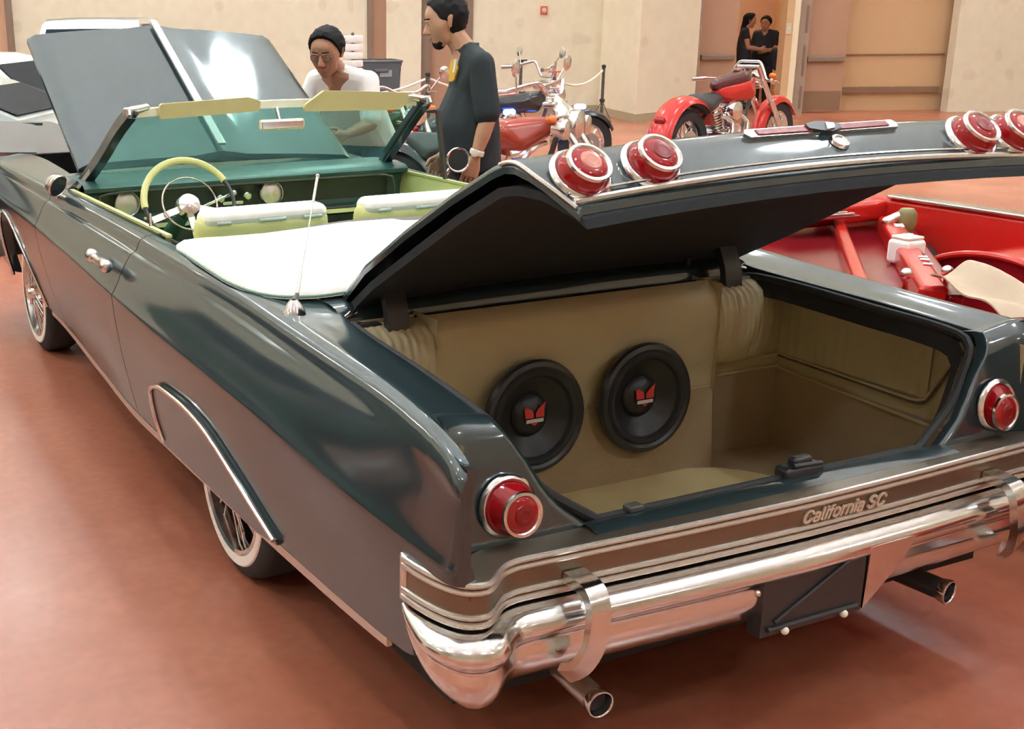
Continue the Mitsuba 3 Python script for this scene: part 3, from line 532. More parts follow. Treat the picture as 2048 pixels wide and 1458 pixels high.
# ---------------------------------------------------------------- dashboard
def xsec(z0, z1): return None
dx = np.linspace(-.79, .79, 25)
prof = [(3.44, .745), (3.425, .765), (3.42, .785), (3.46, .80), (3.47, .86), (3.46, .915), (3.405, .935), (3.40, .952), (3.425, .968), (3.52, .978), (3.75, .972)]
dk = obj('dashboard', grid([[(x, y, z-.02*x*x*0) for x in dx] for y, z in prof], flip=True), 'teal_dash', CAR, 50)
fr = smooth_path([(-.72, 3.418, .815), (-.735, 3.414, .86), (-.72, 3.408, .918), (-.60, 3.404, .930), (.60, 3.404, .930), (.70, 3.408, .920), (.725, 3.414, .86), (.70, 3.418, .800), (.55, 3.42, .788), (-.60, 3.42, .795)], 6, closed=True)
obj('dash_recess', grid([[(x, 3.462, .80), (x, 3.466, .86), (x, 3.458, .915)] for x in np.linspace(-.72, .71, 5)], flip=True), 'dash_black', dk)
obj('dash_frame', tube(fr, .006, 8, closed=True), 'darkmetal', dk)
obj('dash_rail', cat(tube([(x, 3.415, .772) for x in np.linspace(-.75, .74, 12)], None, sq=(.007, .010))), 'chrome', dk)
obj('dash_lower', grid([[(x, 3.46, .60), (x, 3.435, .68), (x, 3.43, .75)] for x in (-.79, 0, .79)], flip=True), 'dash_black', dk)
scene['gauge_face'] = {'type': 'twosided', 'b': {'type': 'principled', 'base_color': rgb((.75, .73, .68)), 'roughness': .35}}
for gx in (-.60, .085):
    gp = frame((gx, 3.43, .875), (0, -1, .12))
    g = obj('gauge', xf(lathe([(.050, -.03), (.056, .0), (.060, .012), (.055, .018), (.051, .012)], 36), gp), 'chrome', dk)
    obj('gauge_dial', xf(lathe([(.052, .002), (.02, .008), (.0001, .010)], 32), gp), 'chrome_soft', dk)
for gx, z in ((-.17, .868), (-.04, .872)):
    obj('dash_knob', xf(lathe([(.010, -.03), (.010, .0), (.019, .004), (.020, .02), (.014, .026), (.0001, .027)], 20), frame((gx, 3.425, z), (0, -1, 0))), 'chrome', dk)
obj('radio_bar', cat(rbox(-.155, -.055, 3.42, 3.435, .835, .853, .004)), 'chrome', dk)
# cowl ahead of the windscreen
obj('cowl', grid([[(x, y, z-.03*abs(x)**3) for x in np.linspace(-.79, .79, 13)] for y, z in ((3.60, .945), (3.75, .962), (3.93, .972))]), PAINT, CAR, 40)
# steering wheel
SC = np.array([-.472, 2.945, .930]); SN = np.array([0, -.86, .51]); SM = frame(SC, SN, (1, 0, 0)); SR = .190
def arc(a0, a1, n=30, R=SR): return [(SM @ [R*math.cos(a), R*math.sin(a), 0, 1])[:3] for a in np.radians(np.linspace(a0, a1, n))]
k = obj('steering_wheel', tube(arc(0, 360, 60)[:-1], .0085, 10, closed=True), 'black_plastic', CAR)
obj('rim_wrap', tube(arc(28, 182, 40), .0145, 10), 'lime_vinyl', k, label='pale yellow wrap on the top of the rim')
obj('horn_ring', tube(arc(0, 360, 40, .115)[:-1], .004, 6, closed=True), 'chrome', k)
for a in (200, 340, 270):
    c, s_ = math.cos(math.radians(a)), math.sin(math.radians(a))
    obj('wheel_spoke', tube([(SM @ [SR*c*t_, SR*s_*t_, -.03*(1-t_), 1])[:3] for t_ in (.15, .5, .98)], None, sq=(.014, .004), up=SN), 'chrome', k)
obj('hub', xf(lathe([(.05, -.05), (.052, -.03), (.045, -.005), (.02, .004), (.0001, .005)], 28), SM), 'chrome', k)
obj('steering_column', tube([SC-SN*.04, SC-SN*.40], [.028, .036], 16), 'teal_dash', k)
obj('shift_lever', cat(tube([SC-SN*.10+[.03, 0, 0], SC-SN*.07+[.21, 0, .055]], .006), tm(m3.Manifold.sphere(.013, 16).translate(tuple(SC-SN*.07+[.215, 0, .056])))), 'chrome', k)
obj('signal_lever', tube([SC-SN*.12+[-.03, 0, 0], SC-SN*.10+[-.17, 0, -.01]], .005), 'chrome', k)

# ---------------------------------------------------------------- windscreen
ub = np.linspace(-1, 1, 25)
def wsp(u, v):      # v = 0 header, 1 base
    xt, xb_ = .645*u, .735*u; yt = 3.085+.05*(1-u*u); yb_ = 3.60+.26*(1-abs(u)**2.2)
    zt_, zb_ = 1.275+.012*(1-u*u), .935+.02*(1-u*u)
    x = xt+(xb_-xt)*v; return (x, yt+(yb_-yt)*v, zt_+(zb_-zt_)*v+.012*math.sin(v*np.pi))
ws_ = obj('windshield', grid([[wsp(u, v) for u in ub] for v in np.linspace(0, 1, 9)]), 'windshield_glass', CAR, True)
for s in (-1, 1):
    pl = smooth_path([(s*.672, 3.03, 1.292), (s*.69, 3.16, 1.22), (s*.715, 3.38, 1.08), (s*.748, 3.58, .955), (s*.765, 3.66, .90)], 5)
    obj('windshield_pillar', tube(pl, [1.]*len(pl), sq=(.024, .020), up=(s*1., -.4, .3)), 'pillar_mat' if False else PAINT, ws_, 30)
    obj('pillar_molding', tube(pl+np.array([s*.012, -.026, .006]), None, sq=(.012, .005), up=(s*1., -.4, .3)), 'chrome_soft', ws_)
    obj('pillar_seal', tube(pl+np.array([-s*.018, -.018, .0]), .009, 6), 'rubber', ws_)
    # vent window frame
    vf = smooth_path([(s*.80, 3.50, .93), (s*.775, 3.40, 1.03), (s*.745, 3.22, 1.16), (s*.725, 3.08, 1.245)], 4)
    if s > 0:
        obj('vent_frame', cat(tube([(s*.80, 3.06, .93), (s*.735, 3.03, 1.25)], None, sq=(.010, .007)), tube([(s*.735, 3.03, 1.25), (s*.722, 3.10, 1.24)], .007)), 'darkmetal', ws_)
        obj('vent_glass', grid([[(s*.735, 3.04, 1.24), (s*.722, 3.09, 1.24)], [(s*.80, 3.07, .93), (s*.79, 3.52, .94)]]), 'clear_glass', ws_)
hd_ = smooth_path([wsp(u, 0) for u in np.linspace(-1, 1, 13)], 3)
obj('header', tube(hd_+np.array([0, -.01, .012]), None, sq=(.022, .016)), 'cream_vinyl', ws_, 30)
obj('header_latch', cat(*[cat(tm(hull_spheres([((s*.665, 3.045, 1.300), .018), ((s*.60, 3.05, 1.312), .014)])), rbox(s*.685-.015, s*.685+.015, 3.02, 3.05, 1.275, 1.315, .008)) for s in (-1,)]), 'chrome', ws_)
obj('header_latch', cat(*[cat(tm(hull_spheres([((s*.665, 3.045, 1.300), .018), ((s*.60, 3.05, 1.312), .014)])), rbox(s*.685-.015, s*.685+.015, 3.02, 3.05, 1.275, 1.315, .008)) for s in (1,)]), 'chrome', ws_)
def visor(pts, y, tilt):
    g = prism(Polygon(pts).buffer(-.012).buffer(.012), .022); M = frame((0, y, 0), (0, -1, tilt), (1, 0, 0)); return xf(mv(g, 0, 0, 0), np.array([[1, 0, 0, 0], [0, -tilt, -1, y], [0, 1, -tilt, 0], [0, 0, 0, 1.]]))
v0 = visor([(-.552, 1.262), (-.545, 1.322), (-.16, 1.336), (-.108, 1.318), (-.118, 1.278)], 3.062, 0); obj('sun_visor', v0, 'visor_vinyl', ws_, 30)
v1 = visor([(.085, 1.268), (.095, 1.296), (.185, 1.352), (.60, 1.330), (.628, 1.312), (.548, 1.258)], 3.062, 0); obj('sun_visor', v1, 'visor_vinyl', ws_, 30)
mk = obj('rear_mirror', rbox(-.115, .095, 3.045, 3.07, 1.195, 1.24, .012), 'cream_vinyl', ws_)
obj('mirror_glass', rbox(-.105, .085, 3.040, 3.047, 1.202, 1.233, .003), 'chrome', mk); obj('mirror_stem', tube([(-.01, 3.075, 1.225), (-.015, 3.10, 1.285)], .008), 'chrome', mk)
# round door mirror on the right, seen from behind
k = obj('door_mirror', xf(lathe([(.054, -.012), (.060, -.004), (.061, .004), (.056, .010), (.050, .006)], 36), frame((1.02, 3.32, .985), (-.25, -1, .05))), 'chrome', CAR)
obj('mirror_glass', xf(lathe([(.054, .003), (.0001, .004)], 32), frame((1.02, 3.32, .985), (-.25, -1, .05))), 'dash_black', k)
obj('mirror_back', xf(lathe([(.055, -.010), (.048, -.035), (.02, -.055), (.0001, -.058)], 28), frame((1.02, 3.32, .985), (-.25, -1, .05))), 'chrome', k)
obj('mirror_arm', tube(smooth_path([(1.02, 3.37, .96), (1.0, 3.37, .93), (.97, 3.36, .90)], 4), .010), 'chrome', k)
k = obj('door_mirror', xf(lathe([(.044, -.012), (.050, -.004), (.051, .004), (.046, .010), (.044, .006)], 32), frame((-.90, 3.42, .975), (.55, -1, -.45))), 'chrome', CAR)
obj('mirror_back', xf(lathe([(.047, -.010), (.041, -.03), (.02, -.05), (.0001, -.052)], 28), frame((-.90, 3.42, .975), (.55, -1, -.45))), 'chrome', k)
obj('mirror_glass', xf(lathe([(.045, .005), (.0001, .006)], 28), frame((-.90, 3.42, .975), (.55, -1, -.45))), 'dash_black', k)
obj('mirror_arm', tube([(-.90, 3.46, .96), (-.89, 3.47, .915)], .010), 'chrome', k)
# aerial on the left rear deck
A0 = np.array([-.832, 1.055, .908])
k = obj('antenna', lathe([(.034, -.01), (.030, .006), (.018, .026), (.010, .036), (.0001, .037)], 24, 'z', A0), 'chrome', CAR)
tip = A0+np.array([.175, .22, .325])
obj('antenna_boot', tube([A0+[0, 0, .03], A0+(tip-A0)*.13], [.010, .006], 10), 'black_plastic', k)
obj('antenna_ferrule', tube([A0+(tip-A0)*.12, A0+(tip-A0)*.30], [.0055, .004], 10), 'chrome_soft', k)
obj('antenna_rod', cat(tube([A0+(tip-A0)*.2, tip], [.0022, .002], 8), tube([tip-(tip-A0)*.20, tip], .0042, 8), tm(m3.Manifold.sphere(.006, 12).translate(tuple(tip)))), 'chrome_soft', k)

# ---------------------------------------------------------------- raised hood
HA = 26.0; HB = np.array([.02, 3.90, .985])
a = math.radians(HA); HMx = np.eye(4); HMx[:3, :3] = [[1, 0, 0], [0, math.cos(a), -math.sin(a)], [0, math.sin(a), math.cos(a)]]; HMx[:3, 3] = HB
HMx = HMx @ trimesh.transformations.rotation_matrix(math.radians(-2.2), (0, 0, 1))
us = np.linspace(-1, 1, 33); vs = np.linspace(0, 1, 15)
hood = [[((.70-.005*v)*u, 1.30*v+.035*v*(1-u*u)*(v > .0), .030*(1-u*u)+.045*max(0, 1-abs(u)*5.0)**1.0*.5-.02*max(0, abs(u)-.94)/.06) for u in us] for v in vs]
HOOD = obj('hood', xf(plate(hood, .025, (0, 0, 1)), HMx), PAINT, CAR, 30)
obj('hood_spear', xf(tube([(0, v, .078-.035*0) for v in np.linspace(.02, 1.33, 10)], None, sq=(.020, .006)), HMx), 'chrome', HOOD)
for s in (-1, 1): obj('hood_hinge', tube([(s*.60, 3.92, .93), (s*.60, 4.05, .97), (s*.60, 4.30, 1.10)], None, sq=(.02, .008), up=(1, 0, 0)), 'black_plastic', HOOD)
for s, x0 in ((1, .36), (-1, -.36)): pass
# engine bay and front end
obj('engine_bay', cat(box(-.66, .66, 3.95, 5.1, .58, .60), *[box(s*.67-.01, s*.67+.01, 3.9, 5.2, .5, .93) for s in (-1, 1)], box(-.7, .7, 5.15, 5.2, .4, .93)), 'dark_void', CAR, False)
obj('engine', cat(rbox(-.25, .25, 4.2, 4.75, .6, .80, .04), rbox(-.32, -.22, 4.2, 4.75, .72, .80, .02), rbox(.22, .32, 4.2, 4.75, .72, .80, .02), lathe([(.19, .80), (.20, .82), (.20, .86), (.17, .885), (.0001, .89)], 30, 'z', (0, 4.45, 0))), 'chrome_soft', CAR)
obj('front_grille', cat(*[tube([(x, 5.36-.10*(x/.85)**2, z) for x in np.linspace(-.82, .82, 12)], .008, 6) for z in (.50, .55, .60, .65, .70, .75)], grid([[(x, 5.33-.10*(x/.85)**2, z) for x in np.linspace(-.86, .86, 9)] for z in (.36, .80, .90)])), 'chrome_soft', CAR); labels[list(scene)[-1]] = {'kind': 'stuff'}
fb = smooth_path([(-.94, 4.98, .46), (-.93, 5.25, .46), (-.86, 5.40, .46), (-.5, 5.47, .46), (0, 5.48, .46), (.5, 5.47, .46), (.86, 5.40, .46), (.93, 5.25, .46), (.94, 4.98, .46)], 5)
obj('front_bumper', tube(fb, None, sq=(.075, .03), up=(0, 0, 1)), 'chrome', CAR, 30)
for s in (-1, 1):
    for x in (.58, .76): obj('headlight', xf(lathe([(.085, -.02), (.088, .0), (.08, .012), (.072, .006), (.04, .016), (.0001, .02)], 28), frame((s*x, 5.34-.06*x*x, .68), (0, 1, 0))), 'chrome', CAR)
# ---------------------------------------------------------------- people
prin('skin', (.50, .27, .17), .55); prin('skin_tan', (.36, .18, .11), .55); prin('hair_black', (.010, .009, .010), .7, specular=.15); prin('shirt_black', (.010, .016, .019), .85); prin('shirt_white', (.82, .80, .76), .8)
prin('pants_black', (.015, .016, .020), .8); prin('jeans', (.06, .11, .18), .8); prin('eye_white', (.7, .68, .64), .3); prin('eye_dark', (.02, .015, .012), .2); prin('lips', (.42, .15, .12), .5)
prin('patch_gold', (.72, .42, .06), .6); prin('watch_band', (.80, .76, .66), .4); prin('shirt_dark', (.012, .014, .022), .8)
def bone(a, b): return hull_spheres([a, b])
def flesh(parts, edge=.02, it=6):
    m = m3.Manifold.batch_boolean(parts, m3.OpType.Add); m = tm(m.refine_to_length(edge)); m.merge_vertices()
    trimesh.smoothing.filter_taubin(m, lamb=.5, nu=.53, iterations=it); return m
def hand(W, fw, dn, side, curl=.5, r=.0088):
    """W wrist, fw along the fingers, dn palm normal, side towards the thumb"""
    W, fw, dn, side = (np.asarray(v, float) for v in (W, fw, dn, side)); ps = []
    K = [W+fw*.088+side*o for o in (.030, .010, -.011, -.030)]
    ps.append(hull_spheres([(W, .024), (W+fw*.05+side*.028, .016), (W+fw*.05-side*.026, .015)]+[(k, .0125) for k in K]))
    for i, (k, L) in enumerate(zip(K, (.074, .082, .076, .060))):
        d, p = fw.copy(), k; n = dn
        for j, f in enumerate((.45, .30, .25)):
            c = curl*(.5, .75, .6)[j]; d2 = d*math.cos(c)+n*math.sin(c); n = n*math.cos(c)-d*math.sin(c); d = d2/np.linalg.norm(d2)
            q = p+d*L*f; ps.append(bone((p, r*(1.05-.1*j)), (q, r*(.97-.1*j)))); p = q
    t0 = W+fw*.030+side*.026; d = fw*.62+side*.62+dn*.35; d /= np.linalg.norm(d); t1 = t0+d*.045; d2 = fw*.9+side*.15+dn*.45; d2 /= np.linalg.norm(d2)
    ps += [bone((t0, .0135), (t1, .0105)), bone((t1, .0105), (t1+d2*.036, .0085))]
    return ps
def head_parts(Hc, R, s=1.0):
    P = lambda x, y, z: Hc+R @ (np.array([x, y, z])*s)
    return [hull_spheres([(P(0, -.025, .030), .080*s), (P(0, .02, .035), .072*s), (P(.022, .025, -.01), .058*s), (P(-.022, .025, -.01), .058*s)]),
        hull_spheres([(P(.020, .030, -.02), .054*s), (P(-.020, .030, -.02), .054*s), (P(0, .052, -.090), .030*s), (P(.030, .02, -.075), .028*s), (P(-.030, .02, -.075), .028*s)]),
        hull_spheres([(P(0, .082, .012), .009*s), (P(0, .104, -.028), .013*s), (P(.012, .086, -.034), .009*s), (P(-.012, .086, -.034), .009*s)]),
        hull_spheres([(P(.016, .083, .022), .011*s), (P(.040, .070, .020), .010*s)]), hull_spheres([(P(-.016, .083, .022), .011*s), (P(-.040, .070, .020), .010*s)]),
        hull_spheres([(P(.018, .073, -.064), .009*s), (P(-.018, .073, -.064), .009*s), (P(0, .080, -.064), .010*s)]),
        *[hull_spheres([(P(e*.083, -.012, .012), .010*s), (P(e*.088, -.022, .020), .010*s), (P(e*.080, -.010, -.022), .008*s)]) for e in (1, -1)]]
def face(key, Hc, R, s, M, brow='hair_black'):
    P = lambda x, y, z: Hc+R @ (np.array([x, y, z])*s)
    for e in (1, -1):
        k = obj('eye', tm(m3.Manifold.sphere(.0115*s, 18).translate(tuple(P(e*.031, .0715, .006)))), 'eye_white', key, True, M)
        obj('iris', tm(m3.Manifold.sphere(.0062*s, 14).translate(tuple(P(e*.031, .0785, .005)))), 'eye_dark', k, True, M)
        obj('eyebrow', tm(hull_spheres([(P(e*.016, .090, .033), .0035*s), (P(e*.045, .077, .032), .003*s)])), brow, key, True, M)
    obj('mouth', tm(hull_spheres([(P(.026, .074, -.054), .004*s), (P(0, .088, -.063), .006*s), (P(-.026, .074, -.054), .004*s)])), 'lips', key, True, M)
def hair(Hc, R, s, low=-.03, front=.045, thick=.012, grow=1.0):
    P = lambda x, y, z: Hc+R @ (np.array([x, y, z])*s)
    sk = [hull_spheres([(P(0, -.030, .034), (.083+thick)*s), (P(0, .012, .050), (.068+thick)*s), (P(0, -.035, -.01), (.062+thick)*s)])]
    m = sk[0]
    n = R @ np.array([0, .90, -.44]); n = n/np.linalg.norm(n); c = P(0, front, .052)   # cut off the face side and the neck
    m = m.trim_by_plane(tuple(-n), float(-n @ c))
    dn = R @ np.array([0, 0, 1.]); m = m.trim_by_plane(tuple(dn), float(dn @ P(0, 0, low)))
    m = tm(m.refine_to_length(.012)); v = m.vertices; d = v-P(0, -.02, .03); L = np.linalg.norm(d, axis=1, keepdims=True)
    m.vertices = v+d/L*(.016*s*(meshkit.fbm(v*48, 3)-.4))[:, None]; return m
def rx(a): a = math.radians(a); return np.array([[1, 0, 0], [0, math.cos(a), -math.sin(a)], [0, math.sin(a), math.cos(a)]])
def rz(a): a = math.radians(a); return np.array([[math.cos(a), -math.sin(a), 0], [math.sin(a), math.cos(a), 0], [0, 0, 1]])
def place(a, d, face_dir):
    """face_dir: hall-plane direction (a, d) that the person's front points to"""
    F = face_dir[0]*RT+face_dir[1]*FW; F = F/np.linalg.norm(F); M = np.eye(4); M[:3, 1] = F; M[:3, 0] = np.cross(F, [0, 0, 1]); M[:3, 3] = H(a, d); return M
V3 = lambda *v: np.array(v, float)

def person(label, M, J, Rh, top, bottom, skin, sleeve=.5, hs=1.0, waist=1.0, shirt_low=.90, hair_kw={}, hair_mat='hair_black', hands=True, belly=.0, collar=True, long_hair=None):
    t = thing('person', label, 'person')
    Hc = J['head']; ns = 1.0
    body = head_parts(Hc, Rh, hs)
    nb = J['neck']; body.append(hull_spheres([(Hc+Rh @ V3(0, -.025, -.06), .052), (nb, .060)]))
    ch, pe = J['chest'], J['pelvis']
    body.append(hull_spheres([(nb+V3(0, 0, -.03), .07), (J['shL'], .05), (J['shR'], .05), (ch+V3(.08, 0, 0), .09), (ch+V3(-.08, 0, 0), .09)]))
    body.append(hull_spheres([(ch+V3(.08, 0, 0), .09), (ch+V3(-.08, 0, 0), .09), (pe+V3(.07, 0, 0), .095), (pe+V3(-.07, 0, 0), .095)]))
    for s in 'LR':
        sh, el, wr = J['sh'+s], J['el'+s], J['wr'+s]; hp, kn, an = J['hip'+s], J['kn'+s], J['an'+s]
        body += [bone((sh, .052), (el, .040)), bone((el, .040), (el*.65+wr*.35, .040)), bone((el*.65+wr*.35, .040), (wr, .026)), bone((hp, .085), (kn, .058)), bone((kn, .058), (kn*.6+an*.4, .055)), bone((kn*.6+an*.4, .055), (an, .038)), hull_spheres([(an+V3(0, -.03, -.05), .035), (an+V3(0, .06, -.06), .032), (an+V3(0, .15, -.068), .026)])]
        if hands:
            fw = wr-el; fw = fw/np.linalg.norm(fw)
            if 'hf'+s in J: fw = J['hf'+s]/np.linalg.norm(J['hf'+s])
            inw = V3(1 if s == 'L' else -1, 0, 0); inw = inw-fw*(inw @ fw); inw /= np.linalg.norm(inw); sd = np.cross(fw, inw)*(1 if s == 'R' else -1)
            body += hand(wr, fw, inw, sd, .55)
    obj('body', flesh(body, .016, 4), skin, t, True, M)
    face(t, Hc, Rh, hs, M)
    obj('hair', hair(Hc, Rh, hs, **hair_kw), hair_mat, t, True, M)
    if long_hair: obj('hair_back', flesh([hull_spheres([(Hc+Rh @ V3(x, y, z), r) for x, y, z, r in long_hair])], .02, 3), hair_mat, t, True, M)
    # shirt: torso and sleeves; hem below the waist
    lw = pe*1.0; lw = pe+(V3(0, 0, shirt_low-pe[2]) if shirt_low else 0)
    S = [hull_spheres([(nb+V3(0, -.012, -.022), .072), (J['shL']+V3(0, 0, -.005), .064), (J['shR']+V3(0, 0, -.005), .064), (ch+V3(.10, 0, 0), .105), (ch+V3(-.10, 0, 0), .105)]),
         hull_spheres([(ch+V3(.10, 0, 0), .105), (ch+V3(-.10, 0, 0), .105), (.5*ch+.5*pe+V3(.09, belly, 0), .118*waist), (.5*ch+.5*pe+V3(-.09, belly, 0), .118*waist)]),
         hull_spheres([(.5*ch+.5*pe+V3(.09, belly, 0), .118*waist), (.5*ch+.5*pe+V3(-.09, belly, 0), .118*waist), (lw+V3(.10, 0, 0), .110*waist), (lw+V3(-.10, 0, 0), .110*waist)])]
    for s in 'LR':
        sh, el = J['sh'+s], J['el'+s]; S.append(bone((sh, .066), (sh+(el-sh)*sleeve, .066)))
    Sm = m3.Manifold.batch_boolean(S, m3.OpType.Add).trim_by_plane((0, 0, 1), float(lw[2]-.03))
    for s in 'LR': pass
    Sm = tm(Sm.refine_to_length(.02)); Sm.merge_vertices(); trimesh.smoothing.filter_taubin(Sm, lamb=.5, nu=.53, iterations=5)
    v = Sm.vertices; Sm.vertices = v+Sm.vertex_normals*(.010*(meshkit.fbm(v*V3(9, 9, 5), 3)-.5))[:, None]
    kS = obj('shirt', Sm, top, t, True, M)
    if collar:
        c = np.array([nb+V3(.062*math.cos(q), .060*math.sin(q)-.005, -.002-.018*math.sin(q)) for q in np.linspace(0, 2*np.pi, 30, endpoint=False)])
        obj('collar', tube(c, None, sq=(.008, .022), closed=True, up=(0, 0, 1)), top, kS, True, M)
    Pn = [hull_spheres([(pe+V3(.075, 0, 0), .108), (pe+V3(-.075, 0, 0), .108), (J['hipL'], .098), (J['hipR'], .098)])]
    for s in 'LR': Pn += [bone((J['hip'+s], .098), (J['kn'+s], .074)), bone((J['kn'+s], .074), (J['an'+s]+V3(0, 0, -.02), .066))]
    obj('trousers', flesh(Pn, .03, 5), bottom, t, True, M)
    for s in 'LR': obj('shoe', flesh([hull_spheres([(J['an'+s]+V3(0, -.045, -.055), .043), (J['an'+s]+V3(0, .05, -.055), .044), (J['an'+s]+V3(0, .17, -.066), .034), (J['an'+s]+V3(0, -.02, .0), .048)])], .03, 2), 'black_plastic', t, True, M)
    return t
def stand(h=1.0, **kw):
    J = dict(head=V3(0, .06, 1.62), neck=V3(0, -.01, 1.47), chest=V3(0, -.02, 1.28), pelvis=V3(0, 0, .96), shL=V3(-.185, -.02, 1.42), shR=V3(.185, -.02, 1.42), elL=V3(-.225, -.05, 1.14), elR=V3(.225, -.05, 1.14),
        wrL=V3(-.235, .0, .90), wrR=V3(.235, .03, .90), hipL=V3(-.095, 0, .90), hipR=V3(.095, 0, .90), knL=V3(-.105, .02, .50), knR=V3(.105, .02, .50), anL=V3(-.105, -.01, .10), anR=V3(.105, -.01, .10))
    J.update(kw); return {k: v*h if k[:2] not in ('hf',) else v for k, v in J.items()}
# man in black beside the car, looking down to his right
Mb = place(.60, 6.36, (-1, -.06))
Jb = stand(head=V3(0, .135, 1.625), neck=V3(0, .035, 1.485), chest=V3(0, -.005, 1.29), pelvis=V3(0, -.005, .97), shL=V3(-.205, -.02, 1.425), shR=V3(.205, .0, 1.425), elL=V3(-.265, -.045, 1.165), wrL=V3(-.255, .010, .985), elR=V3(.26, -.0, 1.15), wrR=V3(.25, .10, .95))
kb = person('man in a black short-sleeved shirt standing beside the car windscreen, head bowed in profile', Mb, Jb, rx(-14), 'shirt_black', 'pants_black', 'skin', sleeve=.86, hs=1.02, waist=1.28, shirt_low=.935, belly=.02, hair_kw=dict(low=-.060, front=.040, thick=.010))
obj('goatee', tm(hull_spheres([(Jb['head']+rx(-14) @ V3(0, .052, -.091), .0345), (Jb['head']+rx(-14) @ V3(.018, .040, -.080), .030), (Jb['head']+rx(-14) @ V3(-.018, .040, -.080), .030)])), 'hair_black', kb, True, Mb)
wp_ = Jb['wrL']*.86+Jb['elL']*.14; dd = Jb['wrL']-Jb['elL']; dd /= np.linalg.norm(dd)
k = obj('wristwatch', xf(lathe([(.032, -.014), (.036, -.010), (.036, .010), (.032, .014)], 28), frame(wp_, dd)), 'watch_band', kb, 40, Mb)
obj('watch_case', xf(lathe([(.018, 0), (.018, .010), (.0001, .012)], 20), frame(wp_+V3(-.030, .014, 0), (-1, .3, 0))), 'watch_band', k, 40, Mb)
sh_k = kb+'__shirt'
em = xf(cat(prism(Polygon([(-.030, -.012), (-.012, .045), (.004, .055), (.022, .050), (.026, .012), (.016, -.05), (-.010, -.055)]), .012)), frame(V3(-.118, .102, 1.395), V3(-.62, .78, .05), (.78, .62, 0)))
obj('emblem', em, 'patch_gold', sh_k, False, Mb, label='gold emblem on the chest')
obj('emblem_stroke', xf(prism(Polygon([(-.026, -.05), (-.010, -.05), (-.004, .01), (-.016, .01)]), .015), frame(V3(-.118, .102, 1.395), V3(-.62, .78, .05), (.78, .62, 0))), 'watch_band', sh_k, False, Mb)
# man in white bending over the engine
Mw = place(.03, 7.90, (-.55, -.84))
Jw = stand(head=V3(0, .33, 1.445), neck=V3(0, .20, 1.33), chest=V3(0, .12, 1.17), pelvis=V3(0, -.10, .92), shL=V3(-.195, .16, 1.275), shR=V3(.195, .16, 1.275), elL=V3(-.26, .24, 1.03), elR=V3(.26, .24, 1.03), wrL=V3(-.20, .42, .98), wrR=V3(.20, .42, .98), hipL=V3(-.095, -.11, .88), hipR=V3(.095, -.11, .88))
kw_ = person('smiling man with glasses in a white shirt leaning over the engine behind the raised hood', Mw, Jw, rz(14) @ rx(-20), 'shirt_white', 'jeans', 'skin_tan', sleeve=.85, hs=1.12, waist=1.1, shirt_low=.90, hair_kw=dict(low=-.030, front=.030, thick=.016))
Rw = rz(14) @ rx(-20); Pw = lambda x, y, z: Jw['head']+Rw @ (V3(x, y, z)*1.12)
gl = [tube([Pw(e*.033+.024*math.cos(q), .088, .004+.018*math.sin(q)) for q in np.linspace(0, 2*np.pi, 20, endpoint=False)], .0025, 6, closed=True) for e in (1, -1)]+[tube([Pw(.010, .09, .008), Pw(-.010, .09, .008)], .002, 6)]+[tube([Pw(e*.058, .086, .008), Pw(e*.082, .0, .012)], .002, 6) for e in (1, -1)]
obj('glasses', gl, 'darkmetal', kw_, True, Mw)
# two people in the doorway
M1 = place(6.98, 22.6, (1, -.25))
J1 = stand(.93, elL=V3(-.22, .05, 1.14), wrL=V3(-.14, .28, 1.10), elR=V3(.22, .05, 1.14), wrR=V3(.14, .28, 1.10))
person('woman in dark clothes with long dark hair in the doorway, arms held out', M1, J1, rx(-8), 'shirt_dark', 'jeans', 'skin', sleeve=.3, hair_kw=dict(low=-.06, front=.035, thick=.018), shirt_low=.78, long_hair=[(0, -.06, .0, .07), (0, -.075, -.14, .06), (0, -.07, -.24, .04)], waist=1.05)
M2 = place(7.46, 23.0, (-.55, -.85))
J2 = stand(.90, elL=V3(-.22, .06, 1.12), wrL=V3(-.10, .26, 1.10), elR=V3(.24, .02, 1.12), wrR=V3(.28, .20, 1.0))
person('person in black in the doorway, nearest the peach wall', M2, J2, rx(-10), 'shirt_dark', 'pants_black', 'skin', sleeve=.6, hair_kw=dict(low=-.05, front=.035, thick=.018), shirt_low=.76, waist=1.1)
g = flesh([hull_spheres([(H(7.40, 22.25, 1.0), .05), (H(7.60, 22.28, .96), .07), (H(7.90, 22.25, .88), .05), (H(7.60, 22.3, .66), .08), (H(7.45, 22.3, .74), .06)])], .04, 2)
v = g.vertices; g.vertices = v+g.vertex_normals*(.05*(meshkit.fbm(v*7, 3)-.5))[:, None]
tg = obj('garment', g, 'shirt_dark', None, True); labels[tg] = {'label': 'dark garment held between the two people in the doorway', 'category': 'clothing'}
# ---------------------------------------------------------------- motorcycles
def metalpaint(key, c, spec=.5): 
    scene[key] = {'type': 'twosided', 'b': {'type': 'roughplastic', 'alpha': .05, 'int_ior': 1.6, 'diffuse_reflectance': rgb(c)}}; return key
metalpaint('paint_red', (.52, .018, .014)); metalpaint('paint_maroon', (.07, .006, .010)); metalpaint('paint_black', (.012, .012, .015)); metalpaint('paint_orange', (.55, .075, .02)); metalpaint('paint_silver', (.42, .46, .45)); metalpaint('paint_bluegreen', (.10, .33, .34)); metalpaint('paint_white', (.80, .84, .80)); metalpaint('paint_tan_red', (.36, .05, .03)); metalpaint('paint_blue', (.02, .03, .16)); metalpaint('paint_green', (.02, .07, .05))
prin('seat_leather', (.02, .018, .018), .5); prin('window_dark', (.012, .016, .024), .4, specular=.04); metalpaint('paint_red_dark', (.20, .008, .014)); prin('amber_lens', (.80, .16, .02), .3)
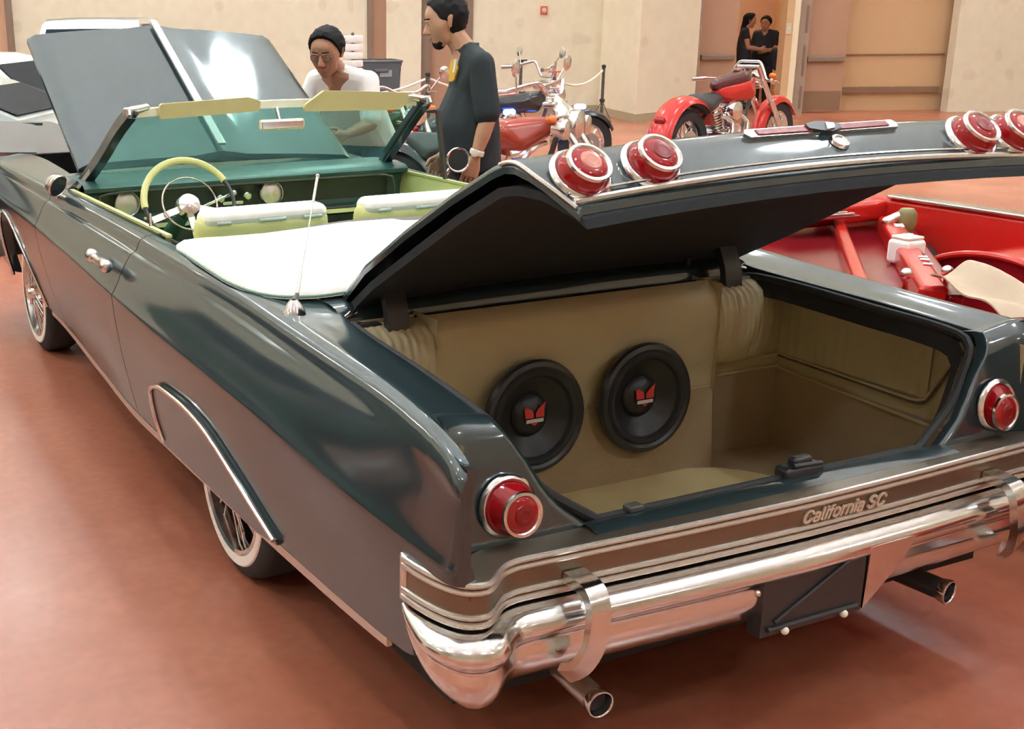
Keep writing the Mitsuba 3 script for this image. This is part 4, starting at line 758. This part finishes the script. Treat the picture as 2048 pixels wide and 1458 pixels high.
scene['blue_glow'] = {'type': 'diffuse', 'reflectance': rgb((.1, .2, .8))}
def bike(label, a, d, heading, col, tank_top=None, fend=None, barz=1.05, rake=.62, big_rear=False, glow=False, engine='chrome', bags=False, ape=False, group=None, windscreen=False, sc=1.0, mirrors=True, lights=False):
    """y forward, x right, rear axle at y=0; heading = hall-plane direction of travel"""
    F = heading[0]*RT+heading[1]*FW; F = F/np.linalg.norm(F); M = np.eye(4); M[:3, 1] = F; M[:3, 0] = np.cross(F, [0, 0, 1]); M[:3, 3] = H(a, d)-F*.8*sc; M[:3, :3] *= sc
    t = thing('motorcycle', label, 'motorcycle', group); fend = fend or col
    P = lambda n, m, mat, par=t, sm=40, **k: obj(n, m, mat, par, sm, M, **k)
    WB = 1.62; R = .32
    for y, w, R_ in ((0, .085 if big_rear else .07, R), (WB, .05, R)):
        k = P('wheel', lathe([(R_-.10, -w*.8), (R_-.03, -w), (R_-.004, -w*.6), (R_, 0), (R_-.004, w*.6), (R_-.03, w), (R_-.10, w*.8)], 40, 'x', (0, y, R_), closed=True), 'rubber')
        P('rim', lathe([(R_-.09, -.04), (R_-.115, -.02), (R_-.115, .02), (R_-.09, .04), (R_-.085, .0)], 36, 'x', (0, y, R_), closed=True), 'chrome', k)
        sp = [rot(cat(tube([(.03, y, R_), (.01, y, R_+R_-.11)], .009, 6), tube([(-.03, y, R_), (-.01, y, R_+R_-.11)], .009, 6)), 40*i, (1, 0, 0), (0, y, R_)) for i in range(9)]
        kk = P('spokes', sp, 'chrome', k); labels[kk] = {'kind': 'stuff'}
        P('hub', lathe([(.0001, -.08), (.045, -.08), (.05, -.05), (.03, 0), (.05, .05), (.045, .08), (.0001, .08)], 20, 'x', (0, y, R_)), 'chrome', k)
        P('brake_disc', lathe([(.06, .075), (.13, .075), (.13, .082), (.06, .082)], 28, 'x', (0, y, R_), closed=True), 'chrome_soft', k)
    def fender(y, a0, a1, w, Rf, z0=R):
        A = np.radians(np.linspace(a0, a1, 22)); cs = np.linspace(-1, 1, 11)
        G = [[(w*c, y+(Rf-.035*c*c-.03*abs(c)**6)*math.cos(q), z0+(Rf-.035*c*c-.03*abs(c)**6)*math.sin(q)) for c in cs] for q in A]
        return grid(G)
    P('rear_fender', fender(0, 20, 205, .13 if big_rear else .10, R+(.12 if big_rear else .07)), fend, sm=50)
    P('front_fender', fender(WB, 25, 170, .075, R+.05), fend, sm=50)
    # frame, tank, seat
    nk = V3(0, 1.17, .86); P('frame', cat(tube(smooth_path([nk, (0, 1.0, .40), (0, .85, .20), (0, .35, .20), (0, .20, .40), (0, .45, .62), nk], 5), .018), tube([(.07, 0, R), (.07, .4, .28)], .018), tube([(-.07, 0, R), (-.07, .4, .28)], .018)), 'darkmetal')
    tank = flesh([hull_spheres([((0, .55, .77), .075), ((.085, .85, .80), .085), ((-.085, .85, .80), .085), ((0, 1.08, .84), .06), ((.05, .62, .73), .05), ((-.05, .62, .73), .05), ((.09, .95, .74), .06), ((-.09, .95, .74), .06)])], .03, 3)
    kt = P('fuel_tank', tank, col, sm=True)
    if tank_top: P('tank_top', flesh([hull_spheres([((0, .50, .83), .06), ((.07, .84, .875), .075), ((-.07, .84, .875), .075), ((0, 1.05, .90), .045)])], .03, 3), tank_top, kt, True)
    P('fuel_cap', lathe([(.035, 0), (.036, .012), (.02, .018), (.0001, .018)], 20, 'z', (0, .84, .955 if tank_top else .885)), 'chrome', kt)
    P('seat', flesh([hull_spheres([((0, .52, .70), .07), ((.07, .28, .645), .06), ((-.07, .28, .645), .06), ((0, .12, .71), .06)])], .03, 3), 'seat_leather', sm=True)
    # engine: two finned cylinders in a V, cases, air cleaner, pipes
    ke = P('engine', cat(rbox(-.13, .13, .42, .80, .26, .44, .05), lathe([(.0001, .15), (.12, .15), (.13, .12), (.13, .05)], 24, 'x', (0, .66, .36)), lathe([(.0001, .17), (.07, .17), (.085, .15), (.085, .05)], 24, 'x', (0, .46, .34)), lathe([(.0001, -.15), (.12, -.15), (.13, -.12), (.13, -.05)], 24, 'x', (0, .56, .36))), engine)
    for s in (-1, 1):
        dirv = V3(0, s*.42, 1); dirv /= np.linalg.norm(dirv); base = V3(0, .61+s*.05, .42); fm = frame(base, dirv)
        prof = []
        for i in range(7): prof += [(.070, .02+i*.026), (.092, .024+i*.026), (.092, .034+i*.026), (.070, .038+i*.026)]
        P('cylinder', xf(cat(lathe([(.0001, 0)]+prof+[(.075, .21), (.085, .22), (.085, .27), (.05, .30), (.0001, .30)], 24)), fm), engine, ke, 30)
        P('pushrod_tube', tube([base+V3(.09, s*.0, -.02), base+dirv*.24+V3(.085, 0, 0)], .011, 8), 'chrome', ke)
    P('air_cleaner', lathe([(.0001, .20), (.05, .20), (.085, .185), (.09, .15), (.09, .12)], 28, 'x', (0, .61, .60)), 'chrome', ke)
    for i, z in enumerate((.27, .36)):
        pth = smooth_path([(.10, .75-.28*i, .56), (.17, .82-.26*i, .48), (.19, .72-.2*i, z+.02), (.19, .4, z), (.19, -.35, z+.02)], 6); P('exhaust_pipe', tube(pth, np.interp(np.linspace(0, 1, len(pth)), [0, .5, .62, 1], [.022, .022, .040, .043]), 14), 'chrome')
    # fork, bars, headlight
    ax = V3(0, WB, R); tp = V3(0, WB-rake*.78, .98); tr = tp+V3(0, 0, 0)
    for s in (-1, 1): P('fork_leg', cat(tube([ax+V3(s*.09, 0, 0), tp+V3(s*.09, 0, 0)], [.030, .022], 12), tube([ax+V3(s*.09, 0, 0), ax*.5+tp*.5+V3(s*.09, 0, 0)], [.034, .032], 12)), 'chrome')
    P('triple_clamp', rbox(-.12, .12, tp[1]-.05, tp[1]+.04, tp[2]-.02, tp[2]+.02, .015), 'chrome'); P('triple_clamp', rbox(-.12, .12, tp[1]+.01, tp[1]+.09, tp[2]-.20, tp[2]-.17, .012), 'chrome')
    hb_ = smooth_path([(-.42, tp[1]-.30, barz), (-.36, tp[1]-.22, barz+.01), (-.22, tp[1]-.04, barz+(.0 if not ape else .06)), (-.09, tp[1]-.01, tp[2]+.05), (.09, tp[1]-.01, tp[2]+.05), (.22, tp[1]-.04, barz+(.0 if not ape else .06)), (.36, tp[1]-.22, barz+.01), (.42, tp[1]-.30, barz)], 6)
    kb_ = P('handlebar', tube(hb_, .0145, 10), 'chrome')
    for s in (-1, 1):
        P('grip', tube([(s*.345, tp[1]-.195, barz+.01), (s*.43, tp[1]-.315, barz)], .020, 12), 'chrome', kb_)
        P('lever', tube([(s*.33, tp[1]-.14, barz), (s*.36, tp[1]-.12, barz), (s*.45, tp[1]-.24, barz-.01)], .006, 6), 'chrome', kb_)
        if mirrors: mr = V3(s*.44, tp[1]-.10, barz+.16); km = P('mirror', xf(lathe([(.0001, -.02), (.04, -.015), (.055, .0), (.05, .004), (.0001, .004)], 22), frame(mr, (0, -1, .1))), 'chrome', kb_); P('mirror_stalk', tube([(s*.32, tp[1]-.14, barz+.01), mr], .006, 6), 'chrome', kb_)
        P('turn_signal', tm(hull_spheres([((s*.20, tp[1]+.06, .90), .026), ((s*.23, tp[1]+.05, .90), .022)])), 'amber_lens', kb_)
    P('headlight', xf(lathe([(.0001, -.13), (.05, -.12), (.085, -.05), (.092, .0), (.088, .012), (.06, .024), (.0001, .03)], 28), frame((0, tp[1]+.16, .86), (0, 1, -.05))), 'chrome')
    if lights:
        for s in (-1, 1):
            P('spot_lamp', xf(lathe([(.0001, -.10), (.04, -.09), (.062, -.03), (.066, .0), (.060, .01), (.0001, .02)], 24), frame((s*.19, tp[1]+.15, .84), (0, 1, -.05))), 'chrome')
            P('crash_bar', tube(smooth_path([(s*.05, .98, .30), (s*.30, 1.0, .34), (s*.34, 1.0, .50), (s*.28, 1.02, .62), (s*.05, 1.10, .74)], 6), .016, 8), 'chrome')
            P('passing_horn', lathe([(.01, 0), (.015, .08), (.05, .13), (.046, .132)], 20, 'y', (s*.13, 1.12, .66)), 'chrome')
        P('light_bar', tube([(-.22, tp[1]+.10, .80), (.22, tp[1]+.10, .80)], .013, 8), 'chrome'); P('nacelle', tm(hull_spheres([((.05, tp[1]+.06, .90), .07), ((-.05, tp[1]+.06, .90), .07), ((0, tp[1]-.02, 1.0), .05)])), 'chrome')
    P('tail_lamp', tm(hull_spheres([((.03, -.37, .56), .03), ((-.03, -.37, .56), .03)])), 'red_lens')
    P('kickstand', tube([(-.10, .62, .22), (-.24, .70, .02)], .012), 'darkmetal')
    if bags:
        for s in (-1, 1): P('saddlebag', rbox(s*.24-.09, s*.24+.09, -.36, .22, .36, .64, .05), col)
    if windscreen: P('windscreen', plate([[(x, tp[1]+.12-.4*(z-.95)-.5*x*x, z) for z in np.linspace(.95, 1.38, 7)] for x in np.linspace(-.20, .20, 9)], .004, (0, 1, .3)), 'clear_glass', None or t, 40)
    if glow:
        for i, (x, y, z) in enumerate(((.14, .75, .30), (.12, .35, .48), (.14, 1.0, .45), (.05, 1.5, .72), (.13, .62, .70), (-.1, .2, .70))):
            kk = numbered(t+'__blue_light'); scene[kk] = {**mikit.ply(xf(tm(hull_spheres([((x, y-.03, z), .030), ((x, y+.05, z), .030)])), M), 'blue_glow', smooth=True), 'emitter': {'type': 'area', 'radiance': rgb((.8, 3., 20.))}}
    return t
bike('red chopper with a maroon tank top and chrome bars before the tan doors', 4.05, 13.4, (.74, .67), 'paint_red', 'paint_maroon', barz=.86, big_rear=True, rake=.70, sc=1.12, mirrors=False)
bike('chrome and red motorcycle with a large engine just right of the man in black', 1.10, 8.9, (.86, -.50), 'paint_tan_red', None, fend='paint_black', barz=1.06, ape=True, sc=1.08, lights=True)
bike('black motorcycle lit with blue lights in front of the rope barrier', 1.72, 13.0, (.93, .36), 'paint_black', None, barz=1.12, glow=True, ape=True, bags=True)
bike('dark green and red motorcycle seen between the sun visor and the man in black', .30, 10.9, (.50, -.86), 'paint_green', 'paint_black', fend='paint_red', barz=1.02, ape=True, windscreen=False)

# ---------------------------------------------------------------- rope barrier and bin
def post(a, d, label, h=.92, square=False):
    t = thing('barrier_post', label, 'post'); M = np.eye(4); M[:3, 3] = H(a, d)
    obj('base', lathe([(.0001, .035), (.06, .034), (.15, .018), (.165, .0)], 32), 'black_plastic', t, 40, M)
    obj('pole', tube([(0, 0, .02), (0, 0, h)], .024, 14), 'darkmetal', t, 40, M)
    obj('collar', lathe([(.026, 0), (.042, .01), (.042, .05), (.026, .06)], 20, 'z', (0, 0, .30)), 'black_plastic', t, 40, M)
    obj('cap', cat(lathe([(.026, h-.02), (.034, h), (.034, h+.03), (.0001, h+.045)], 20), *( [rbox(-.10, .10, -.03, .03, h+.03, h+.05, .01)] if square else [])), 'alarm_red' if square == 2 else 'black_plastic', t, 40, M)
    for q in (0, 120, 240): obj('brace', tube([(0, 0, .33), (.17*math.cos(math.radians(q)), .17*math.sin(math.radians(q)), .03)], .006, 6), 'darkmetal', t, 40, M)
    return H(a, d, h-.05)
p1 = post(3.98, 20.0, 'black barrier post with a splayed foot, standing left of the corner pillar', .84)
p2 = post(2.98, 18.6, 'barrier post with a red top, between the blue lit motorcycle and the right hand post', .80, 2)
p3 = post(2.62, 19.6, 'brown barrier post with a flat sign plate behind the blue lit motorcycle', .93, 1)
p4 = post(1.05, 17.4, 'barrier post half hidden behind the man in black', .86)
p5 = post(-.40, 16.8, 'barrier post hidden behind the man in white', .80)
prin('rope_white', (.82, .79, .70), .8)
def rope(p, q, sag, label):
    s = np.linspace(0, 1, 24); P = p[None]*(1-s[:, None])+q[None]*s[:, None]; P[:, 2] -= sag*4*s*(1-s); u_ = (q-p)/np.linalg.norm(q-p)*.045; P += u_[None]*(1-2*s[:, None])
    k = obj('rope', tube(P, .017, 8), 'rope_white', None, True); labels[k] = {'label': label, 'category': 'rope', 'group': 'ropes of the barrier'}
rope(p2, p1, .16, 'white rope sagging between the red topped post and the right hand post')
rope(p5, p4, .14, 'white rope passing in front of the grey bin')
rope(p4, p2, .20, 'white rope passing behind the man in black')
prin('bin_grey', (.075, .085, .095), .5); prin('bin_label', (.26, .28, .29), .5)
t = thing('rubbish_bin', 'square dark grey rubbish bin behind the white rope', 'bin'); a0, d0 = .36, 17.7
def ring(w, z): return [(x, y, z) for x, y in ((-w, -w), (w, -w), (w, w), (-w, w))]
def rr(w, z, r=.06, n=5): 
    return [(sx*(w-r)+r*math.cos(q), sy*(w-r)+r*math.sin(q), z) for sx, sy, q0 in ((1, 1, 0), (-1, 1, 90), (-1, -1, 180), (1, -1, 270)) for q in np.radians(np.linspace(q0, q0+90, n))]
Bm = np.eye(4); Bm[:3, 3] = H(a0, d0); Bm[:3, :3] = rz(-16)
obj('body', grid([rr(.23, .0), rr(.24, .02), rr(.29, .98), rr(.30, 1.0), rr(.30, 1.06), rr(.27, 1.065), rr(.265, 1.0), rr(.24, .1)], cv=True, flip=True), 'bin_grey', t, 30, Bm)
obj('rim', tube(np.array(rr(.302, 1.045)), .016, 8, closed=True), 'bin_grey', t, 40, Bm)
obj('handle', rbox(-.10, .10, -.315, -.27, .90, .95, .015), 'bin_grey', t, 40, Bm)
obj('bin_sticker', rbox(-.02, .15, -.292, -.284, .84, .93, .003), 'bin_label', t, 40, Bm)
# white stacked cups: pale column behind the white-shirted man
t = thing('paper_roll_stack', 'pale stack of round white rolls standing behind the man in white', 'roll stack'); Sm_ = np.eye(4); Sm_[:3, 3] = H(.02, 16.2)
obj('stand', cat(lathe([(.16, 0), (.16, .03), (.02, .05), (.02, 1.44), (.0001, 1.45)], 20)), 'darkmetal', t, 40, Sm_)
for i in range(5): obj('roll', lathe([(.03, .92+i*.10), (.12, .925+i*.10), (.13, .94+i*.10), (.13, .995+i*.10), (.12, 1.01+i*.10), (.03, 1.012+i*.10)], 24), 'shirt_white', t, 40, Sm_)

# ---------------------------------------------------------------- other cars
def car(label, a, d, heading, body_mat, roof_mat, L=4.9, Wd=1.85, kind='coupe', tail_mat='red_lens', group=None, zs=1.0):
    F = heading[0]*RT+heading[1]*FW; F = F/np.linalg.norm(F); M = np.eye(4); M[:3, 1] = F; M[:3, 0] = np.cross(F, [0, 0, 1]); M[:3, 3] = H(a, d); M[2, 2] = zs
    t = thing('parked_car', label, 'car', group); P = lambda n, m, mat, par=t, sm=35: obj(n, m, mat, par, sm, M)
    wr, ra, fa = .33, .92, L-.95
    if kind == 'van': belt, roofz, cab = 1.05, 1.70, [(.15, 1.05), (.25, 1.66), (.45, 1.72), (L-2.0, 1.72), (L-1.75, 1.66), (L-1.15, 1.05)]
    elif kind == 'fastback': belt, roofz, cab = .90, 1.30, [(.50, .90), (1.10, 1.13), (1.75, 1.28), (2.25, 1.31), (2.75, 1.29), (3.30, .92)]
    else: belt, roofz, cab = .95, 1.40, [(1.05, .95), (1.45, 1.33), (1.65, 1.38), (2.75, 1.40), (2.95, 1.35), (3.45, .97)]
    lower = Polygon([(.02, .35), (.0, .60), (.05, belt-.06), (.25, belt), (3.45, belt+.01), (L-.25, belt-.10), (L-.03, belt-.22), (L, .55), (L-.06, .33), (L-.3, .26), (.25, .26)])
    for y in (ra, fa): lower = lower.difference(Point(y, wr).buffer(wr+.08, 24))
    def slab(poly, x0, x1):
        g = prism(poly, x1-x0); v = g.vertices; g.vertices = np.c_[v[:, 2]+x0, v[:, 0], v[:, 1]]; return g
    b = slab(lower, -Wd/2, Wd/2); 
    b = tm(m3.Manifold(m3.Mesh(np.array(b.vertices, np.float32), np.array(b.faces, np.uint32))).refine_to_length(.14)) if True else b
    v = b.vertices.copy(); k = np.abs(v[:, 0])/(Wd/2); z = v[:, 2]
    v[:, 0] *= 1-.10*np.clip((z-.62)/.5, 0, 1)**1.3-.06*np.clip((.55-z)/.4, 0, 1); v[:, 0] *= 1-.12*np.clip(.5-v[:, 1], 0, .5)**2*2-.10*np.clip(v[:, 1]-L+.7, 0, .7)**2*2
    b.vertices = v; P('body', b, body_mat, t, 30)
    wz = lambda z: (Wd/2)*(.91-.30*(z-belt))
    def shell(poly, s0=1.0): 
        yy = np.array(poly); rows = [[(u*wz(z)*s0, y, z+(.02*(1-u*u) if z > belt+.2 else 0)) for u in np.linspace(-1, 1, 9)] for y, z in yy]; top = grid(rows)
        sides = [trimesh.Trimesh(np.array([(s*wz(z)*s0, y, z) for y, z in yy]), trimesh.creation.triangulate_polygon(Polygon(yy), engine='earcut')[1] if False else [[0, i, i+1] for i in range(1, len(yy)-1)], process=False) for s in (-1, 1)]
        return cat(top, *sides)
    sh = shell(cab); trimesh.repair.fix_normals(sh); P('roof', sh, roof_mat, t, 30)
    def inset(p, q, r, s_): return None
    y0, y1 = cab[0][0], cab[-1][0]; c = Polygon(cab); win = c.buffer(-.055)
    mid = .5*(cab[2][0]+cab[3][0]) if kind != 'fastback' else 2.35
    for s in (-1, 1):
        for x0, x1 in ((y0, mid-.03), (mid+.03, y1)):
            w = win.intersection(sbox(x0, belt+.02, x1, roofz-.05)) 
            if kind == 'fastback' and x0 == y0: w = Polygon([(.66, belt+.02), (1.12, 1.09), (1.70, 1.23), (mid-.05, 1.25), (mid-.05, belt+.02)])
            if w.is_empty or w.area < .01: continue
            if w.geom_type != 'Polygon': w = max(w.geoms, key=lambda g: g.area)
            g = prism(w, .012); vv = g.vertices; g.vertices = np.c_[s*(np.array([wz(z) for z in vv[:, 1]])+vv[:, 2]), vv[:, 0], vv[:, 1]]
            if s < 0: pass
            trimesh.repair.fix_normals(g); kw = P('side_window', g, 'window_dark', t, False)
            e = np.array(w.exterior.coords)[:-1]; P('window_trim', tube([(s*(wz(z)+.012), y, z) for y, z in e], .009, 6, closed=True), 'chrome', kw)
    for i, (pa, pb) in enumerate(((cab[0], cab[1]), (cab[-1], cab[-2]))):
        q = [[(u*wz(z)*.88, y+(-.012 if i == 0 else .012), z+.012) for u in np.linspace(-1, 1, 5)] for y, z in ((pa[0]*.9+pb[0]*.1, pa[1]*.9+pb[1]*.1), (pa[0]*.12+pb[0]*.88, pa[1]*.12+pb[1]*.88))]
        P('rear_window' if i == 0 else 'windscreen', grid(q), 'window_dark', t, False)
    for s in (-1, 1):
        P('side_molding', tube([(s*(Wd/2*(1.0)), y, .66) for y in np.linspace(.35, L-.4, 10)], None, sq=(.008, .012)), 'chrome')
        P('belt_molding', tube([(s*(Wd/2*.945), y, belt-.02) for y in np.linspace(.3, 3.4, 10)], None, sq=(.008, .010)), 'chrome')
        P('door_seam', tube([(s*(Wd/2*.965), mid-.2, belt-.02), (s*(Wd/2*1.002), mid-.2, .62), (s*(Wd/2*.985), mid-.15, .32)], .004, 6), 'darkmetal')
        P('door_handle', rbox(s*Wd/2*.985-.02, s*Wd/2*.985+.02, mid, mid+.16, .79, .815, .01), 'chrome')
        P('tail_light', rbox(s*.62-.16, s*.62+.16, -.02, .06, .56, .68, .02), tail_mat); P('headlight', xf(lathe([(.09, -.03), (.095, .0), (.08, .02), (.0001, .03)], 24), frame((s*.68, L-.03, .60), (0, 1, 0))), 'chrome')
        for y in (ra, fa):
            k2 = P('wheel', lathe([(wr-.10, s*(Wd/2-.02)), (wr-.02, s*(Wd/2-.015)), (wr, s*(Wd/2-.05)), (wr, s*(Wd/2-.20)), (wr-.1, s*(Wd/2-.22))], 36, 'x', (0, y, wr)), 'rubber')
            P('hubcap', lathe([(wr-.095, s*(Wd/2-.02)), (wr-.11, s*(Wd/2-.0)), (.10, s*(Wd/2-.03)), (.06, s*(Wd/2+.005)), (.0001, s*(Wd/2+.01))], 32, 'x', (0, y, wr)), 'chrome', k2)
    P('rear_bumper', tube(smooth_path([(-.90, .35, .46), (-.86, .02, .46), (0, -.06, .46), (.86, .02, .46), (.90, .35, .46)], 5), None, sq=(.05, .02), up=(0, 0, 1)), 'chrome'); P('front_bumper', tube(smooth_path([(-.90, L-.35, .44), (-.86, L, .44), (0, L+.06, .44), (.86, L, .44), (.90, L-.35, .44)], 5), None, sq=(.05, .02), up=(0, 0, 1)), 'chrome')
    P('underside', box(-Wd/2+.12, Wd/2-.12, .2, L-.2, .20, .5), 'dark_void', t, False)
    return t
car('silver fastback with a dark side window parked across, left of the raised hood', -1.98, 10.4, (-1, .10), 'paint_silver', 'paint_silver', 4.7, 1.80, 'fastback')
car('blue green car with a white roof parked behind the silver fastback', -1.95, 12.7, (-1, .06), 'paint_bluegreen', 'paint_white', 5.0, 1.85, 'coupe', zs=.95)
car('white van whose roof shows above the raised hood', -3.5, 19.2, (.08, -1), 'paint_white', 'paint_white', 5.0, 1.62, 'van', zs=.95)

# ---------------------------------------------------------------- red show car on the right: its open red bay seen over our car's flank
RC = thing('red_show_car', 'bright red low car with an open red bay, right of the teal car', 'car')
X0, X1, Y0, Y1, ZF, ZR = 1.46, 3.20, -1.3, 3.10, .42, .74
def redbox(n, m, mat='paint_red', par=RC, sm=35): return obj(n, m, mat, par, sm)
redbox('bay_floor', box(X0, X1, Y0, 2.75, ZF-.02, ZF), 'paint_red')
redbox('side_wall', cat(rbox(X0-.06, X0+.02, Y0, Y1, .16, .665, .025))); redbox('side_wall', cat(rbox(X1-.02, X1+.06, Y0, Y1, .16, .735, .025)))
redbox('chrome_rail', rbox(X1-.035, X1+.07, Y0, 2.62, .735, .755, .008), 'chrome'); 
redbox('end_wall', rbox(X0, X1, Y0-.04, Y0+.02, .16, .70, .02)); 
redbox('rear_deck', cat(rbox(X0-.06, X1+.06, 2.62, Y1, .62, .725, .03)))
# panels and straight cross beams that run slantwise over the bay, the wider beam with white marks
BD = np.array([.69, .724, 0]); BN = np.array([.724, -.69, 0])           # along a beam, and square to it
def beamM(off, z): M = np.eye(4); M[:3, 0], M[:3, 1], M[:3, 2], M[:3, 3] = BD, np.cross([0, 0, 1], BD), (0, 0, 1), np.array([2.47, 2.18, z])+BN*off; return M
def clip(poly): return poly.intersection(sbox(X0, Y0, X1, 2.75))
q = lambda s, o: (np.array([2.47, 2.18, 0])+BD*s+BN*o)[:2]
pa = clip(Polygon([q(-2.2, -.05), q(1.6, -.05), q(1.6, -1.6), q(-2.2, -1.6)])); redbox('bay_panel', mv(prism(pa, .02), 0, 0, .585), 'paint_red_dark', RC, False)
pb = clip(Polygon([q(-2.2, -.05), q(1.6, -.05), q(1.6, .20), q(-2.2, .20)])); redbox('bay_panel', mv(prism(pb, .02), 0, 0, .555), 'paint_red_dark', RC, False)
redbox('cross_beam', xf(rbox(-1.30, .78, -.030, .030, 0, .075, .02), beamM(-.035, .585)))
kb2 = redbox('cross_beam', xf(rbox(-1.05, .72, -.052, .052, 0, .095, .022), beamM(.215, .565)))
redbox('beam_flange', xf(rbox(-1.05, .70, -.11, -.05, .01, .065, .015), beamM(.215, .565)), 'paint_red_dark', kb2)
def onb(s, o): return beamM(.215, .662) @ trimesh.transformations.translation_matrix([s, o, 0])
tx = meshkit.text_mesh('881', .040, .003, True); obj('beam_number', xf(tx, onb(.34, -.035)), 'shirt_white', kb2, False)
for s_ in (-.52, -.46, -.62): obj('beam_mark', xf(rbox(0, .028, -.045, -.01, 0, .004, .001), onb(s_, 0)), 'shirt_white', kb2, False)
# louvred chrome plate and dark seat at the far end
LV = frame((2.62, 2.60, .70), (0, 0, 1), (.99, -.10, 0))
kl = redbox('louver_frame', xf(rbox(-.20, .20, -.13, .13, -.012, .0, .004), LV), 'paint_red_dark')
for i in range(5): redbox('louver', xf(rbox(-.18+.02*i, .18, -.012, .012, .0, .012, .005), LV @ trimesh.transformations.translation_matrix([0, .10-.05*i, 0])), 'chrome', kl)
redbox('seat', flesh([hull_spheres([((2.85, 2.95, .76), .06), ((3.15, 2.9, .76), .06), ((2.9, 3.03, .82), .05), ((3.15, 3.0, .82), .05)])], .03, 3), 'seat_leather')
# wheel housing hump with a bright lip
hp_ = [[(2.62+.56*u, 1.55+(.44-.06*u)*math.cos(a_), ZF+(.24+.02*u)*math.sin(a_)) for a_ in np.linspace(0, np.pi, 20)] for u in np.linspace(0, 1, 8)]
redbox('wheel_housing', grid(hp_), 'paint_red', RC, 50)
redbox('housing_lip', tube([(2.61, 1.55+.445*math.cos(a_), ZF+.245*math.sin(a_)) for a_ in np.linspace(0, np.pi, 24)], .014, 8), 'paint_red')
obj('housing_face', trimesh.Trimesh(np.array([(2.625, 1.55, ZF)]+[(2.625, 1.55+.43*math.cos(a_), ZF+.235*math.sin(a_)) for a_ in np.linspace(0, np.pi, 20)]), [[0, i, i+1] for i in range(1, 20)], process=False), 'paint_red_dark', RC, False)
prin('olive_metal', (.20, .18, .07), .4)
redbox('pump', cat(lathe([(.0001, .10), (.03, .10), (.046, .08), (.050, .03), (.04, .0)], 26, 'z', (3.02, 2.36, .63)), lathe([(.02, .0), (.02, .22)], 16, 'z', (3.02, 2.36, .42))), 'olive_metal')
redbox('pump_cap', hull_spheres([((2.93, 2.40, .665), .026), ((2.98, 2.38, .69), .024)]), 'chrome')
kr = redbox('reservoir', rbox(2.45, 2.57, 1.86, 1.98, .58, .69, .02), 'shirt_white'); redbox('reservoir_lid', rbox(2.46, 2.56, 1.87, 1.97, .69, .705, .010), 'whitewall', kr)
redbox('reservoir_cap', lathe([(.02, 0), (.022, .010), (.0001, .012)], 20, 'z', (2.51, 1.92, .705)), 'chrome', kr)
redbox('reservoir_stand', box(2.47, 2.55, 1.88, 1.96, ZF, .58), 'paint_red_dark', kr)
for x, y in ((1.92, 1.42), (2.10, 1.38)): redbox('chrome_knob', cat(tm(m3.Manifold.sphere(.024, 18).translate((x, y, .68))), tube([(x, y, ZF), (x, y, .68)], .010, 8)), 'chrome')
for x in (X0-.02, X1+.02):
    for y in (-.55, 2.45): k = redbox('wheel', lathe([(.18, -.09), (.26, -.10), (.28, -.06), (.28, .06), (.26, .10), (.18, .09)], 32, 'x', (x, y, .28), closed=True), 'rubber'); redbox('rim', lathe([(.18, -.08), (.16, -.03), (.04, -.05), (.0001, -.05)], 28, 'x', (x, y, .28)), 'chrome', k)
prin('cloth_tan', (.38, .29, .21), .9)
def cl(u, v): x = (1.52+.36*v)*(1-u)+(2.05+.24*v)*u; y = (.70+.58*v)*(1-u)+(.55+.82*v)*u; z = .700-.10*u*(1-v)+.02*math.sin(7*u+3*v)+.015*math.sin(9*v)-.05*max(0, u-.7); return (x, y, z+(-.0))
ct = plate([[cl(u, v) for v in np.linspace(0, 1, 24)] for u in np.linspace(0, 1, 16)], .006, (0, 0, 1))
k = obj('cloth', ct, 'cloth_tan', None, 50); labels[k] = {'label': 'crumpled tan cloth draped over the edge of the red car', 'category': 'cloth'}
# more show cars parked to the left, out of the picture: the teal car's flank mirrors them
car('dark green coupe parked to the left of the teal car, outside the picture', -3.7, 3.2, (-.30, .95), 'paint_green', 'paint_black', 4.9, 1.85, 'coupe')
car('blue coupe parked furthest forward on the left, outside the picture', -7.2, 4.0, (-.25, .97), 'paint_blue', 'paint_blue', 4.9, 1.85, 'coupe')
car('black coupe parked nearest on the left, outside the picture', -4.6, .2, (-.95, .3), 'paint_black', 'paint_black', 4.9, 1.85, 'coupe')
